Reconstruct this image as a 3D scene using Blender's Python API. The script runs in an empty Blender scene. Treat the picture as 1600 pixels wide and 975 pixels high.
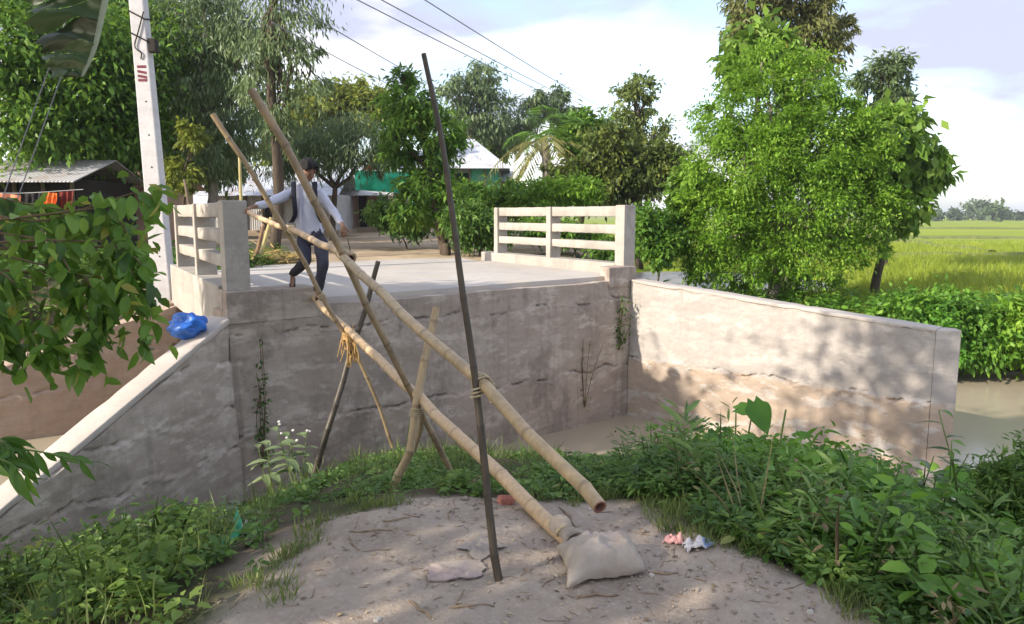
import bpy, bmesh, math, random
import numpy as np
from mathutils import Vector, Matrix

random.seed(7)
RNG = np.random.default_rng(11)
S = bpy.context.scene
COL = S.collection

# ------------------------------------------------------------------ camera
F_PX, W_PX, H_PX = 1150.0, 1600.0, 975.0
CAM_Z = 1.6
PITCH = math.atan(152.5 / F_PX)
cam_data = bpy.data.cameras.new("camera")
cam = bpy.data.objects.new("camera", cam_data)
COL.objects.link(cam)
cam.location = (0, 0, CAM_Z)
cam.rotation_euler = (math.pi / 2 - PITCH, 0, 0)
cam_data.sensor_fit = 'HORIZONTAL'
cam_data.sensor_width = 36.0
cam_data.lens = 36.0 * F_PX / W_PX
cam_data.clip_start = 0.05
cam_data.clip_end = 6000
S.camera = cam

# ------------------------------------------------------------------ sky, sun, exposure
SUN_EL = math.radians(28)
SUN_DIR = Vector((-0.85, -0.53, 0)).normalized()          # horizontal direction towards the sun
SUN_VEC = (SUN_DIR * math.cos(SUN_EL) + Vector((0, 0, math.sin(SUN_EL)))).normalized()
world = bpy.data.worlds.new("World")
S.world = world
world.use_nodes = True
wt = world.node_tree
for n in list(wt.nodes):
    wt.nodes.remove(n)
def wn(t, **k):
    n = wt.nodes.new(t)
    for a, b in k.items():
        setattr(n, a, b)
    return n
w_out = wn('ShaderNodeOutputWorld')
w_bg = wn('ShaderNodeBackground')
w_bg.inputs['Strength'].default_value = 0.15
w_sky = wn('ShaderNodeTexSky', sky_type='NISHITA')
w_sky.sun_disc = False
w_sky.sun_elevation = SUN_EL
w_sky.sun_rotation = math.atan2(SUN_DIR.x, SUN_DIR.y)
w_sky.air_density = 1.0
w_sky.dust_density = 1.5
w_co = wn('ShaderNodeTexCoord')
w_map = wn('ShaderNodeMapping')
w_map.inputs['Scale'].default_value = (1.0, 1.0, 3.4)
w_map.inputs['Location'].default_value = (0.35, 0.1, 0.0)
w_noise = wn('ShaderNodeTexNoise')
w_noise.inputs['Scale'].default_value = 2.3
w_noise.inputs['Detail'].default_value = 9
w_noise.inputs['Roughness'].default_value = 0.52
w_ramp = wn('ShaderNodeValToRGB')
w_ramp.color_ramp.elements[0].position = 0.44
w_ramp.color_ramp.elements[0].color = (0.30, 0.30, 0.30, 1)
w_ramp.color_ramp.elements[1].position = 0.56
w_ramp.color_ramp.elements[1].color = (0.97, 0.97, 0.97, 1)
w_cloudn = wn('ShaderNodeTexNoise')
w_cloudn.inputs['Scale'].default_value = 3.0
w_cloudn.inputs['Detail'].default_value = 6
w_cloud = wn('ShaderNodeValToRGB')
w_cloud.color_ramp.elements[0].position = 0.43
w_cloud.color_ramp.elements[0].color = (2.0, 2.1, 2.7, 1)
w_cloud.color_ramp.elements[1].position = 0.57
w_cloud.color_ramp.elements[1].color = (4.1, 4.05, 4.1, 1)
w_mix = wn('ShaderNodeMix', data_type='RGBA')
L = wt.links.new
L(w_co.outputs['Generated'], w_map.inputs['Vector'])
L(w_map.outputs[0], w_noise.inputs['Vector'])
L(w_map.outputs[0], w_cloudn.inputs['Vector'])
L(w_noise.outputs['Fac'], w_ramp.inputs['Fac'])
L(w_cloudn.outputs['Fac'], w_cloud.inputs['Fac'])
L(w_ramp.outputs['Color'], w_mix.inputs['Factor'])
L(w_sky.outputs['Color'], w_mix.inputs[6])
L(w_cloud.outputs['Color'], w_mix.inputs[7])
L(w_mix.outputs[2], w_bg.inputs['Color'])
L(w_bg.outputs[0], w_out.inputs['Surface'])

sun_data = bpy.data.lights.new("sun", 'SUN')
sun_data.energy = 3.0
sun_data.angle = math.radians(0.6)
sun_data.color = (1.0, 0.90, 0.74)
sun = bpy.data.objects.new("sun", sun_data)
COL.objects.link(sun)
sun.rotation_euler = SUN_VEC.to_track_quat('Z', 'Y').to_euler()

S.view_settings.view_transform = 'Standard'
S.view_settings.look = 'None'
S.view_settings.exposure = 1.3
S.view_settings.gamma = 1.0
S.view_settings.use_curve_mapping = False
S.cycles.max_bounces = 6
S.cycles.diffuse_bounces = 3
S.cycles.transmission_bounces = 4
S.cycles.glossy_bounces = 3
S.cycles.caustics_reflective = False
S.cycles.caustics_refractive = False

# ------------------------------------------------------------------ placement helpers
CP, SP = math.cos(PITCH), math.sin(PITCH)
def at(u, v, y):
    """world point seen at photo pixel (u, v) that stands y metres in front of the camera"""
    a = (u - 800.0) / F_PX
    b = -(v - 487.5) / F_PX
    dy = CP + b * SP
    k = y / dy
    return Vector((a * k, y, CAM_Z + (b * CP - SP) * k))
def on_z(u, v, z):
    b = -(v - 487.5) / F_PX
    dy = CP + b * SP
    dz = b * CP - SP
    return at(u, v, (z - CAM_Z) / (dz / dy))

# ------------------------------------------------------------------ numpy noise
_H = np.random.default_rng(3).random((256, 256))
def vnoise(x, y):
    x = np.asarray(x, float); y = np.asarray(y, float)
    xi = np.floor(x).astype(int); yi = np.floor(y).astype(int)
    xf = x - xi; yf = y - yi
    xf = xf * xf * (3 - 2 * xf); yf = yf * yf * (3 - 2 * yf)
    h = lambda i, j: _H[i & 255, j & 255]
    a = h(xi, yi) * (1 - xf) + h(xi + 1, yi) * xf
    b = h(xi, yi + 1) * (1 - xf) + h(xi + 1, yi + 1) * xf
    return (a * (1 - yf) + b * yf) * 2 - 1
def fbm(x, y, o=4, lac=2.03, g=0.5):
    s = 0.0; a = 1.0
    for i in range(o):
        s = s + a * vnoise(np.asarray(x) * lac ** i + 17.3 * i, np.asarray(y) * lac ** i + 9.1 * i)
        a *= g
    return s
def sstep(a, b, x):
    t = np.clip((np.asarray(x, float) - a) / (b - a), 0, 1)
    return t * t * (3 - 2 * t)

# ------------------------------------------------------------------ object helpers
def tag(o, label=None, cat=None, group=None, kind=None):
    if label: o['label'] = label
    if cat: o['category'] = cat
    if group: o['group'] = group
    if kind: o['kind'] = kind
    return o
def link(name, me, mat, parent=None, smooth=True):
    o = bpy.data.objects.new(name, me)
    COL.objects.link(o)
    if mat is not None and len(me.materials) == 0:
        me.materials.append(mat)
    if parent is not None:
        o.parent = parent
        o.matrix_parent_inverse = parent.matrix_basis.inverted()
    if smooth and len(me.polygons):
        me.polygons.foreach_set('use_smooth', np.ones(len(me.polygons), bool))
    return o
def empty(name, loc, label=None, cat=None, group=None):
    o = bpy.data.objects.new(name, None)
    o.empty_display_size = 0.1
    o.location = loc
    COL.objects.link(o)
    return tag(o, label, cat, group)
def mesh_np(name, V, Fq, attrs=None):
    """V (n,3), Fq (m,k) all faces with k corners"""
    V = np.asarray(V, np.float32); Fq = np.asarray(Fq, np.int32)
    me = bpy.data.meshes.new(name)
    me.vertices.add(len(V)); me.vertices.foreach_set('co', V.ravel())
    m, k = Fq.shape
    me.loops.add(m * k); me.loops.foreach_set('vertex_index', Fq.ravel())
    me.polygons.add(m); me.polygons.foreach_set('loop_start', np.arange(0, m * k, k, dtype=np.int32))
    me.update(calc_edges=True)
    for an, av in (attrs or {}).items():
        at_ = me.attributes.new(an, 'FLOAT', 'POINT')
        at_.data.foreach_set('value', np.asarray(av, np.float32))
    return me
def mesh_py(name, V, Fc):
    me = bpy.data.meshes.new(name)
    me.from_pydata([tuple(v) for v in V], [], Fc)
    me.update()
    return me
class MB:
    """collects simple closed shapes that form ONE mesh"""
    def __init__(s): s.V = []; s.F = []
    def add(s, V, Fc):
        n = len(s.V); s.V += [tuple(v) for v in V]; s.F += [tuple(i + n for i in f) for f in Fc]
    def hexa(s, b, t):
        s.add(list(b) + list(t), [(3, 2, 1, 0), (4, 5, 6, 7), (0, 1, 5, 4), (1, 2, 6, 5), (2, 3, 7, 6), (3, 0, 4, 7)])
    def obox(s, o, ax, ay, az):
        """box from corner o along the three edge vectors"""
        o, ax, ay, az = map(Vector, (o, ax, ay, az))
        b = [o, o + ax, o + ax + ay, o + ay]
        s.hexa(b, [p + az for p in b])
    def tube(s, pts, rad, n=8, cap=True):
        pts = [Vector(p) for p in pts]
        if not hasattr(rad, '__len__'): rad = [rad] * len(pts)
        V = []; Fc = []
        up = None
        for i, p in enumerate(pts):
            d = (pts[min(i + 1, len(pts) - 1)] - pts[max(i - 1, 0)]).normalized()
            if up is None:
                up = Vector((0, 0, 1)) if abs(d.z) < 0.9 else Vector((1, 0, 0))
            x = d.cross(up)
            if x.length < 1e-4: x = d.orthogonal()
            x.normalize(); yv = x.cross(d).normalized(); up = yv
            for k in range(n):
                a = 2 * math.pi * k / n
                V.append(p + (x * math.cos(a) + yv * math.sin(a)) * rad[i])
        for i in range(len(pts) - 1):
            for k in range(n):
                k2 = (k + 1) % n
                Fc.append((i * n + k, i * n + k2, (i + 1) * n + k2, (i + 1) * n + k))
        if cap:
            Fc.append(tuple(range(n - 1, -1, -1)))
            Fc.append(tuple((len(pts) - 1) * n + k for k in range(n)))
        s.add(V, Fc)
    def build(s, name, mat, parent=None, smooth=False, bevel=0.0, seg=2):
        me = mesh_py(name, s.V, s.F)
        if bevel > 0:
            bm = bmesh.new(); bm.from_mesh(me)
            bmesh.ops.bevel(bm, geom=list(bm.edges), offset=bevel, segments=seg, affect='EDGES', profile=0.6)
            bm.to_mesh(me); bm.free()
        return link(name, me, mat, parent, smooth)
def spline(pts, n):
    """Catmull-Rom through pts, n points out"""
    P = [np.array(p, float) for p in pts]
    if len(P) == 2:
        return [Vector(P[0] + (P[1] - P[0]) * t) for t in np.linspace(0, 1, n)]
    P = [2 * P[0] - P[1]] + P + [2 * P[-1] - P[-2]]
    segs = len(P) - 3
    out = []
    for t in np.linspace(0, segs - 1e-6, n):
        i = int(t); f = t - i
        a, b, c, d = P[i:i + 4]
        out.append(Vector(0.5 * (2 * b + (c - a) * f + (2 * a - 5 * b + 4 * c - d) * f * f + (3 * b - a - 3 * c + d) * f ** 3)))
    return out

# ------------------------------------------------------------------ materials
class NT:
    def __init__(s, name):
        s.m = bpy.data.materials.new(name); s.m.use_nodes = True
        s.t = s.m.node_tree
        for n in list(s.t.nodes): s.t.nodes.remove(n)
        s.out = s.n('ShaderNodeOutputMaterial')
    def n(s, t, inp=None, **k):
        n = s.t.nodes.new(t)
        for a, b in k.items(): setattr(n, a, b)
        for a, b in (inp or {}).items():
            if hasattr(b, 'node'): s.t.links.new(b, n.inputs[a])
            else: n.inputs[a].default_value = b
        return n
    def coord(s, kind='Object', scale=(1, 1, 1), loc=(0, 0, 0)):
        if kind == 'Position':
            o = s.n('ShaderNodeNewGeometry').outputs['Position']
        else:
            o = s.n('ShaderNodeTexCoord').outputs[kind]
        return s.n('ShaderNodeMapping', {'Vector': o, 'Scale': scale, 'Location': loc}).outputs[0]
    def noise(s, vec, scale, detail=4, rough=0.5, dist=0.0):
        return s.n('ShaderNodeTexNoise', {'Vector': vec, 'Scale': scale, 'Detail': detail, 'Roughness': rough, 'Distortion': dist}).outputs['Fac']
    def ramp(s, fac, stops, interp='LINEAR'):
        n = s.n('ShaderNodeValToRGB', {'Fac': fac})
        cr = n.color_ramp; cr.interpolation = interp
        while len(cr.elements) < len(stops): cr.elements.new(0.5)
        for e, (p, c) in zip(cr.elements, stops):
            e.position = p
            e.color = (c, c, c, 1) if not hasattr(c, '__len__') else (*c[:3], 1)
        return n.outputs['Color']
    def mix(s, fac, a, b, mode='MIX'):
        n = s.n('ShaderNodeMix', data_type='RGBA', blend_type=mode)
        for key, v in ((0, fac), (6, a), (7, b)):
            if hasattr(v, 'node'): s.t.links.new(v, n.inputs[key])
            elif key == 0: n.inputs[0].default_value = v
            else: n.inputs[key].default_value = (*v[:3], 1)
        return n.outputs[2]
    def math(s, op, a, b=0.0):
        n = s.n('ShaderNodeMath', operation=op)
        for i, v in enumerate((a, b)):
            if hasattr(v, 'node'): s.t.links.new(v, n.inputs[i])
            else: n.inputs[i].default_value = v
        return n.outputs[0]
    def attr(s, name):
        return s.n('ShaderNodeAttribute', attribute_name=name).outputs['Fac']
    def bump(s, h, strength=0.4, dist=0.02, normal=None):
        i = {'Height': h, 'Strength': strength, 'Distance': dist}
        if normal is not None: i['Normal'] = normal
        return s.n('ShaderNodeBump', i).outputs[0]
    def pbr(s, color, rough=0.8, normal=None, spec=0.3, metal=0.0):
        i = {'Base Color': color if hasattr(color, 'node') else (*color[:3], 1), 'Roughness': rough, 'Specular IOR Level': spec, 'Metallic': metal}
        if normal is not None: i['Normal'] = normal
        return s.n('ShaderNodeBsdfPrincipled', i)
    def done(s, sh):
        s.t.links.new(sh.outputs[0], s.out.inputs['Surface'])
        return s.m
def plain(name, col, rough=0.7, var=0.15, scale=6.0, bump=0.15, spec=0.3, metal=0.0):
    t = NT(name)
    c = t.coord('Object')
    f = t.noise(c, scale, 5, 0.6)
    colo = t.mix(t.ramp(f, [(0.3, 0.0), (0.7, 1.0)]), [x * (1 - var) for x in col], [min(1, x * (1 + var)) for x in col])
    return t.done(t.pbr(colo, rough, t.bump(t.noise(c, scale * 8, 4), bump, 0.01), spec, metal))

def concrete(name, base, stain, dark=0.35, patch=1.0, light=None, bump=0.5, streaks=0.6, warm=None, lift=None):
    t = NT(name)
    c = t.coord('Position')
    big = t.ramp(t.noise(c, 0.9 * patch, 5, 0.6), [(0.35, 0.0), (0.68, 1.0)])
    col = t.mix(big, base, stain)
    if lift is not None:                      # lower pour of another mix, wavering joint
        sx = t.n('ShaderNodeSeparateXYZ', {'Vector': c}).outputs[2]
        wz = t.math('ADD', sx, t.math('MULTIPLY', t.math('SUBTRACT', t.noise(c, 3.0, 7, 0.7), 0.5), 0.22))
        mr = t.n('ShaderNodeMapRange', {0: wz, 1: lift[0] - 0.02, 2: lift[0] + 0.02}).outputs[0]
        lowc = t.mix(big, lift[1], [x * 0.8 for x in lift[1]])
        col = t.mix(mr, lowc, col)
    fine = t.noise(c, 14, 6, 0.7)
    col = t.mix(t.ramp(fine, [(0.42, 0.0), (0.75, 0.45)]), col, [x * 0.68 for x in base])
    if light is not None:
        lf = t.ramp(t.noise(t.coord('Position', (1, 1, 2.2), (3, 1, 2)), 2.1, 6, 0.65), [(0.52, 0.0), (0.60, 0.85)])
        col = t.mix(lf, col, light)
    hz = t.ramp(t.noise(t.coord('Position', (0.5, 0.5, 4.0), (1, 2, 3)), 1.6, 7, 0.72), [(0.46, 0.0), (0.66, 0.32)])
    col = t.mix(hz, col, [x * 0.70 for x in stain])
    if streaks:
        sv = t.coord('Position', (3.6, 3.6, 0.22))
        st = t.ramp(t.noise(sv, 1.8, 5, 0.6), [(0.55, 0.0), (0.70, streaks * 0.7)])
        col = t.mix(st, col, [x * dark for x in base])
        bl = t.ramp(t.noise(t.coord('Position', (1, 1, 0.7), (9, 4, 5)), 1.4, 7, 0.72), [(0.53, 0.0), (0.60, streaks)])
        col = t.mix(bl, col, [x * (dark + 0.12) for x in base])
    if warm is not None:
        col = t.mix(t.ramp(t.noise(t.coord('Position', (1, 1, 1.4), (5, 5, 0)), 0.8, 4, 0.6), [(0.4, 0.0), (0.62, 0.7)]), col, warm)
    pits = t.ramp(t.n('ShaderNodeTexVoronoi', {'Vector': c, 'Scale': 26.0}).outputs['Distance'], [(0.05, 0.0), (0.16, 1.0)])
    col = t.mix(pits, [x * 0.55 for x in base], col)
    h = t.math('ADD', t.math('MULTIPLY', t.noise(c, 55, 5, 0.7), 0.5), t.math('ADD', t.noise(c, 7, 5, 0.6), t.math('MULTIPLY', pits, 0.25)))
    return t.done(t.pbr(col, 0.9, t.bump(h, bump, 0.02), 0.2))

def leaf_mat(name, dark, mid, light, trans=0.35, rough=0.5, patch=0.5, spec=0.35, yellow=None):
    t = NT(name)
    r = t.attr('rnd')
    p = t.noise(t.coord('Position'), patch, 3, 0.6)
    f = t.math('ADD', t.math('MULTIPLY', r, 0.65), t.math('MULTIPLY', t.ramp(p, [(0.3, 0.0), (0.7, 1.0)]), 0.35))
    stops = [(0.10, [x * 0.55 for x in dark]), (0.5, [x * 0.92 for x in mid]), (0.88, light)]
    col = t.ramp(f, stops)
    if yellow is not None:
        col = t.mix(t.ramp(r, [(0.93, 0.0), (0.95, 1.0)]), col, yellow)
    trans *= 0.8
    a = t.pbr(col, rough, None, spec)
    b = t.n('ShaderNodeBsdfTranslucent', {'Color': t.mix(0.5, col, [min(1, x * 1.5) for x in light])})
    m = t.n('ShaderNodeMixShader', {0: trans})
    t.t.links.new(a.outputs[0], m.inputs[1]); t.t.links.new(b.outputs[0], m.inputs[2])
    return t.done(m)

def bark(name, col, scale=1.0):
    t = NT(name)
    c = t.coord('Position', (6 * scale, 6 * scale, 1.2 * scale))
    f = t.noise(c, 2.0, 6, 0.65)
    colo = t.ramp(f, [(0.3, [x * 0.5 for x in col]), (0.7, col)])
    return t.done(t.pbr(colo, 0.9, t.bump(f, 0.8, 0.03), 0.15))

# ------------------------------------------------------------------ layout of the place
WATER_Z = -2.08
L0 = Vector((-3.44, 8.85, 0)); R0 = Vector((2.14, 13.34, 0))
A_ = (R0 - L0).normalized(); WID = (R0 - L0).length          # along the abutment
D_ = Vector((-0.52, 0.854, 0)).normalized()                   # along the bridge
N_ = Vector((A_.y, -A_.x, 0))                                 # out of the abutment, towards the camera
DECK_Z, LEDGE_Z, CURB_Z = 0.50, 0.42, 0.70
SPAN = 5.2
def bp(s, t, z=0.0):
    p = L0 + A_ * s + D_ * t
    return Vector((p.x, p.y, z))

_poly_px = [(320, 975), (430, 890), (560, 812), (680, 782), (830, 790), (950, 797), (1060, 824), (1140, 848), (1215, 890), (1290, 935), (1370, 975)]
DIRT = [(-1.7, -8)] + [tuple(on_z(u, v, 0.0)[:2]) for u, v in _poly_px] + [(2.0, -8)]
DIRT = np.array(DIRT)
def poly_sd(x, y, P=DIRT):
    """signed distance, negative inside"""
    x = np.asarray(x, float); y = np.asarray(y, float)
    best = np.full(x.shape, 1e9); inside = np.zeros(x.shape, bool)
    n = len(P)
    for i in range(n):
        ax, ay = P[i]; bx, by = P[(i + 1) % n]
        ex, ey = bx - ax, by - ay
        t = np.clip(((x - ax) * ex + (y - ay) * ey) / (ex * ex + ey * ey), 0, 1)
        best = np.minimum(best, np.hypot(x - ax - t * ex, y - ay - t * ey))
        c = ((ay > y) != (by > y)) & (x < (bx - ax) * (y - ay) / (by - ay + 1e-12) + ax)
        inside ^= c
    return np.where(inside, -best, best)
RIVER = np.array([(-60, -22, 5), (-30, -5, 4.5), (-14, 4.6, 3.6), (-7.2, 9.3, 2.5), (-4.6, 11.0, 2.3), (-1.9, 13.2, 2.35), (0.9, 15.4, 2.4),
                  (5.0, 15.0, 2.7), (9, 13.2, 3.7), (14, 11.8, 4.6), (30, 9.2, 5), (90, 4, 6)])
def river_d(x, y):
    """distance outside the water's edge (negative in the channel) and side (+1 = far bank)"""
    x = np.asarray(x, float); y = np.asarray(y, float)
    best = np.full(x.shape, 1e9); side = np.zeros(x.shape)
    for i in range(len(RIVER) - 1):
        ax, ay, ar = RIVER[i]; bx, by, br = RIVER[i + 1]
        ex, ey = bx - ax, by - ay
        t = np.clip(((x - ax) * ex + (y - ay) * ey) / (ex * ex + ey * ey), 0, 1)
        d = np.hypot(x - ax - t * ex, y - ay - t * ey) - (ar + (br - ar) * t)
        cr = ex * (y - ay) - ey * (x - ax)
        upd = d < best
        side = np.where(upd, np.sign(cr), side); best = np.where(upd, d, best)
    return best, side
def village_w(x, y):
    return 1 - sstep(0.0, 3.6, np.asarray(x) - (0.9 + 0.09 * (np.asarray(y) - 15)))
POND = (7.4, 28.5, 4.6, 5.0, -0.80)
def terr(x, y, detail=True):
    x = np.asarray(x, float); y = np.asarray(y, float)
    t = np.maximum(0, poly_sd(x, y))
    near = np.interp(t, [0, .5, 1, 2, 3, 4, 5, 6, 7, 9], [0, -.1, -.33, -.62, -.85, -1.08, -1.5, -1.9, -2.25, -2.6])
    lw = sstep(-1.6, -3.4, x) * sstep(4.6, 2.6, y)
    near = near * (1 - 0.15 * lw) * (1 + 0.30 * sstep(-1.4, -2.6, x) * sstep(3.4, 4.8, y))
    near = np.maximum(near, -2.02 + 0.9 * sstep(-8.5, -12, x))
    hole = ((x - 1.25) / 1.9) ** 2 + ((y - 11.4) / 1.7) ** 2
    near = np.where(hole < 1, near * hole + -2.6 * (1 - hole), near)
    near = np.where((x > 2.6) & (t > 4.5), near - 0.6 * sstep(4.5, 7.5, t), near)
    vil = 0.40 + 0.016 * np.maximum(0, y - 17) - 0.012 * np.maximum(0, y - 60)
    vil = np.maximum(vil, 0.1)
    fld = -0.90 + 0 * x
    w = village_w(x, y) * sstep(140, 60, y)
    far = vil * w + fld * (1 - w)
    pd = ((x - POND[0]) / POND[2]) ** 2 + ((y - POND[1]) / POND[3]) ** 2
    far = np.where(pd < 1.15, far - 0.5 * sstep(1.15, 0.8, pd), far)
    rd, side = river_d(x, y)
    is_far = side > 0
    base = np.where(is_far, far, near)
    bank_w = np.where(is_far, 2.2, 0.9)
    f = sstep(-0.5, 1.0, rd / bank_w)
    z = -3.1 * (1 - f) + base * f
    z = z - 0.28 * sstep(1.0, 2.0, x) * sstep(5.0, 3.6, x) * sstep(4.2, 5.4, y) * sstep(9.5, 8.0, y) * (~is_far)
    nearest = ~is_far & (np.asarray(t) < 7.0) & (x > -4.4) & (x < 6)
    z = np.where(nearest & (rd > -1.2) & (x < 1.2), np.maximum(z, near - 2 * np.clip(-rd, 0, 1)), z)
    if detail:
        amp = sstep(60, 5, np.hypot(x, y))
        z = z + amp * (0.035 * fbm(x * 0.9, y * 0.9, 3) + 0.012 * fbm(x * 4, y * 4, 3) + 0.0065 * fbm(x * 15, y * 15, 3))
    # level pad under the road
    return z
def th(x, y):
    return float(terr(np.array([x]), np.array([y]))[0])

# ------------------------------------------------------------------ ground sheet
def axis(parts):
    out = []
    for a, b, n in parts: out += list(np.linspace(a, b, n, endpoint=False))
    return np.array(out + [parts[-1][1]])
gx = axis([(-1500, -300, 8), (-300, -60, 14), (-60, -16, 26), (-16, -3, 62), (-3, 3.4, 116), (3.4, 16, 62), (16, 60, 40), (60, 300, 16), (300, 1500, 8)])
gy = axis([(-60, -4, 12), (-4, 1.6, 14), (1.6, 6.2, 92), (6.2, 20, 84), (20, 60, 60), (60, 300, 26), (300, 2200, 14)])
GX, GY = np.meshgrid(gx, gy)
GZ = terr(GX, GY)
nxg, nyg = len(gx), len(gy)
ii = np.arange(nxg * nyg).reshape(nyg, nxg)
Fg = np.stack([ii[:-1, :-1], ii[:-1, 1:], ii[1:, 1:], ii[1:, :-1]], -1).reshape(-1, 4)
sdp = poly_sd(GX, GY)
dirt_m = sstep(0.28, -0.12, sdp + 0.22 * fbm(GX * 1.7, GY * 1.7, 4))
rdist, rside = river_d(GX, GY)
vw = village_w(GX, GY) * sstep(140, 60, GY) * (rside > 0)
yard_m = vw * sstep(-0.35, 0.25, fbm(GX * 0.16 + 3, GY * 0.16, 3) + 0.55 - 0.06 * np.abs(GX + 4 + 0.10 * (GY - 16)))
field_m = (rside > 0) * (1 - vw) * sstep(0.6, 3.0, rdist + 0.8 * fbm(GX * 0.5, GY * 0.5, 3))
def ground_mat():
    t = NT('ground_soil')
    c = t.coord('Position')
    n1 = t.noise(c, 1.3, 6, 0.65); n2 = t.noise(c, 7, 6, 0.7); n3 = t.noise(c, 38, 5, 0.7)
    dirt = t.ramp(n1, [(0.32, (0.27, 0.215, 0.17)), (0.5, (0.36, 0.295, 0.24)), (0.7, (0.43, 0.36, 0.30))])
    dirt = t.mix(t.ramp(n2, [(0.42, 0.0), (0.66, 0.5)]), dirt, (0.28, 0.22, 0.185))
    dirt = t.mix(t.ramp(n3, [(0.50, 0.0), (0.66, 0.6)]), dirt, (0.44, 0.385, 0.335))
    soil = t.ramp(n2, [(0.3, (0.05, 0.04, 0.03)), (0.7, (0.11, 0.085, 0.055))])
    soil = t.mix(t.ramp(n1, [(0.45, 0.0), (0.62, 0.8)]), soil, (0.055, 0.075, 0.025))
    yard = t.ramp(t.noise(c, 0.5, 5, 0.6), [(0.35, (0.30, 0.225, 0.155)), (0.65, (0.46, 0.36, 0.255))])
    fl = t.coord('Position', (0.10, 0.5, 1))
    rice = t.ramp(t.noise(fl, 0.35, 5, 0.6), [(0.3, (0.13, 0.20, 0.015)), (0.5, (0.235, 0.29, 0.02)), (0.7, (0.33, 0.36, 0.035))])
    rice = t.mix(t.ramp(t.noise(c, 6, 4, 0.7), [(0.45, 0.0), (0.7, 0.45)]), rice, (0.09, 0.17, 0.02))
    rice = t.mix(t.ramp(t.noise(t.coord('Position', (0.35, 0.8, 1), (2, 7, 0)), 0.22, 4, 0.6), [(0.57, 0.0), (0.66, 0.7)]), rice, (0.16, 0.15, 0.09))
    col = t.mix(t.attr('dirt'), soil, dirt)
    col = t.mix(t.attr('yard'), col, yard)
    col = t.mix(t.attr('field'), col, rice)
    h = t.math('ADD', t.math('MULTIPLY', n3, 0.35), n2)
    return t.done(t.pbr(col, 0.95, t.bump(h, 0.75, 0.03), 0.15))
ground_me = mesh_np('ground', np.stack([GX, GY, GZ], -1).reshape(-1, 3), Fg,
                    {'dirt': dirt_m.ravel(), 'yard': yard_m.ravel(), 'field': field_m.ravel()})
ground = tag(link('ground', ground_me, ground_mat()), kind='structure')

def water_mat(name, col, rough=0.18, scale=1.0):
    t = NT(name)
    c = t.coord('Position', (1, 1, 1))
    h = t.math('ADD', t.noise(c, 2.2 * scale, 3, 0.5), t.math('MULTIPLY', t.noise(c, 9 * scale, 2, 0.5), 0.25))
    colr = t.ramp(t.noise(c, 0.35, 3, 0.5), [(0.3, [x * 0.85 for x in col]), (0.7, col)])
    p = t.pbr(colr, rough, t.bump(h, 0.10, 0.03), 0.5)
    return t.done(p)
wb = MB(); wb.add([(-70, -26, WATER_Z), (95, -26, WATER_Z), (95, 24, WATER_Z), (-70, 24, WATER_Z)], [(0, 1, 2, 3)])
tag(wb.build('river_water', water_mat('muddy_water', (0.40, 0.34, 0.25))), kind='structure')
pv = [(POND[0] + 1.12 * POND[2] * math.cos(a), POND[1] + 1.12 * POND[3] * math.sin(a), -1.0) for a in np.linspace(0, 2 * math.pi, 40, endpoint=False)]
wb = MB(); wb.add(pv, [tuple(range(40))])
tag(wb.build('pond_water', water_mat('pond_water', (0.20, 0.17, 0.13), 0.4)), kind='structure')

# low earth banks between the rice plots
M_bund = plain('bund_earth', (0.13, 0.15, 0.05), 0.95, 0.3, 1.5, 0.4)
for bi, (xa, ya, xb, yb) in enumerate([(12, 44, 70, 40), (16, 78, 120, 70), (20, 130, 220, 122), (30, 46, 52, 130)]):
    Vb = []; Fb = []
    for i in range(31):
        t_ = i / 30; x_ = xa + (xb - xa) * t_ + 0.3 * math.sin(i * 1.3); y_ = ya + (yb - ya) * t_ + 0.3 * math.sin(i * 0.9 + bi)
        dx_, dy_ = -(yb - ya), (xb - xa); l_ = math.hypot(dx_, dy_); dx_ /= l_; dy_ /= l_
        for o_, z_ in ((-.45, -1.0), (-.2, -0.62), (.2, -0.60), (.45, -1.0)):
            Vb.append((x_ + dx_ * o_, y_ + dy_ * o_, z_ + 0.06 * math.sin(i * 2.1 + bi)))
    for i in range(30):
        for k in range(3):
            Fb.append((i * 4 + k, i * 4 + k + 1, i * 4 + k + 5, i * 4 + k + 4))
    tag(link('field_bund', mesh_py('field_bund', Vb, Fb), M_bund), kind='structure')

# ------------------------------------------------------------------ bridge
M_conc = concrete('bridge_concrete', (0.43, 0.36, 0.31), (0.32, 0.26, 0.22), 0.34, 1.0, light=(0.50, 0.43, 0.375), streaks=0.6, lift=(-1.12, (0.42, 0.335, 0.28)))
M_cleft = concrete('wing_concrete', (0.45, 0.385, 0.335), (0.34, 0.28, 0.24), 0.4, 1.4, light=(0.54, 0.475, 0.42), streaks=0.45)
M_cright = concrete('pale_wing_concrete', (0.46, 0.42, 0.395), (0.39, 0.35, 0.325), 0.5, 0.8, light=(0.52, 0.475, 0.44), streaks=0.25, bump=0.5, lift=(-1.0, (0.47, 0.365, 0.285)))
M_rail = concrete('railing_concrete', (0.45, 0.415, 0.375), (0.34, 0.31, 0.28), 0.45, 1.6, streaks=0.5, bump=0.3)
M_cap = concrete('smooth_coping', (0.52, 0.47, 0.43), (0.44, 0.39, 0.355), 0.7, 1.2, streaks=0.12, bump=0.2)
M_deck = concrete('deck_concrete', (0.50, 0.47, 0.45), (0.42, 0.385, 0.35), 0.6, 0.7, light=(0.47, 0.42, 0.36), streaks=0.2, bump=0.25)
M_far = concrete('earthy_wall', (0.42, 0.32, 0.26), (0.34, 0.25, 0.20), 0.45, 1.3, light=(0.40, 0.31, 0.25), streaks=0.3)

bridge = empty('bridge', bp(WID / 2, 0, -2.0), 'broken-off concrete road bridge with pale railings and grey abutment over the muddy channel', 'bridge')

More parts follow.
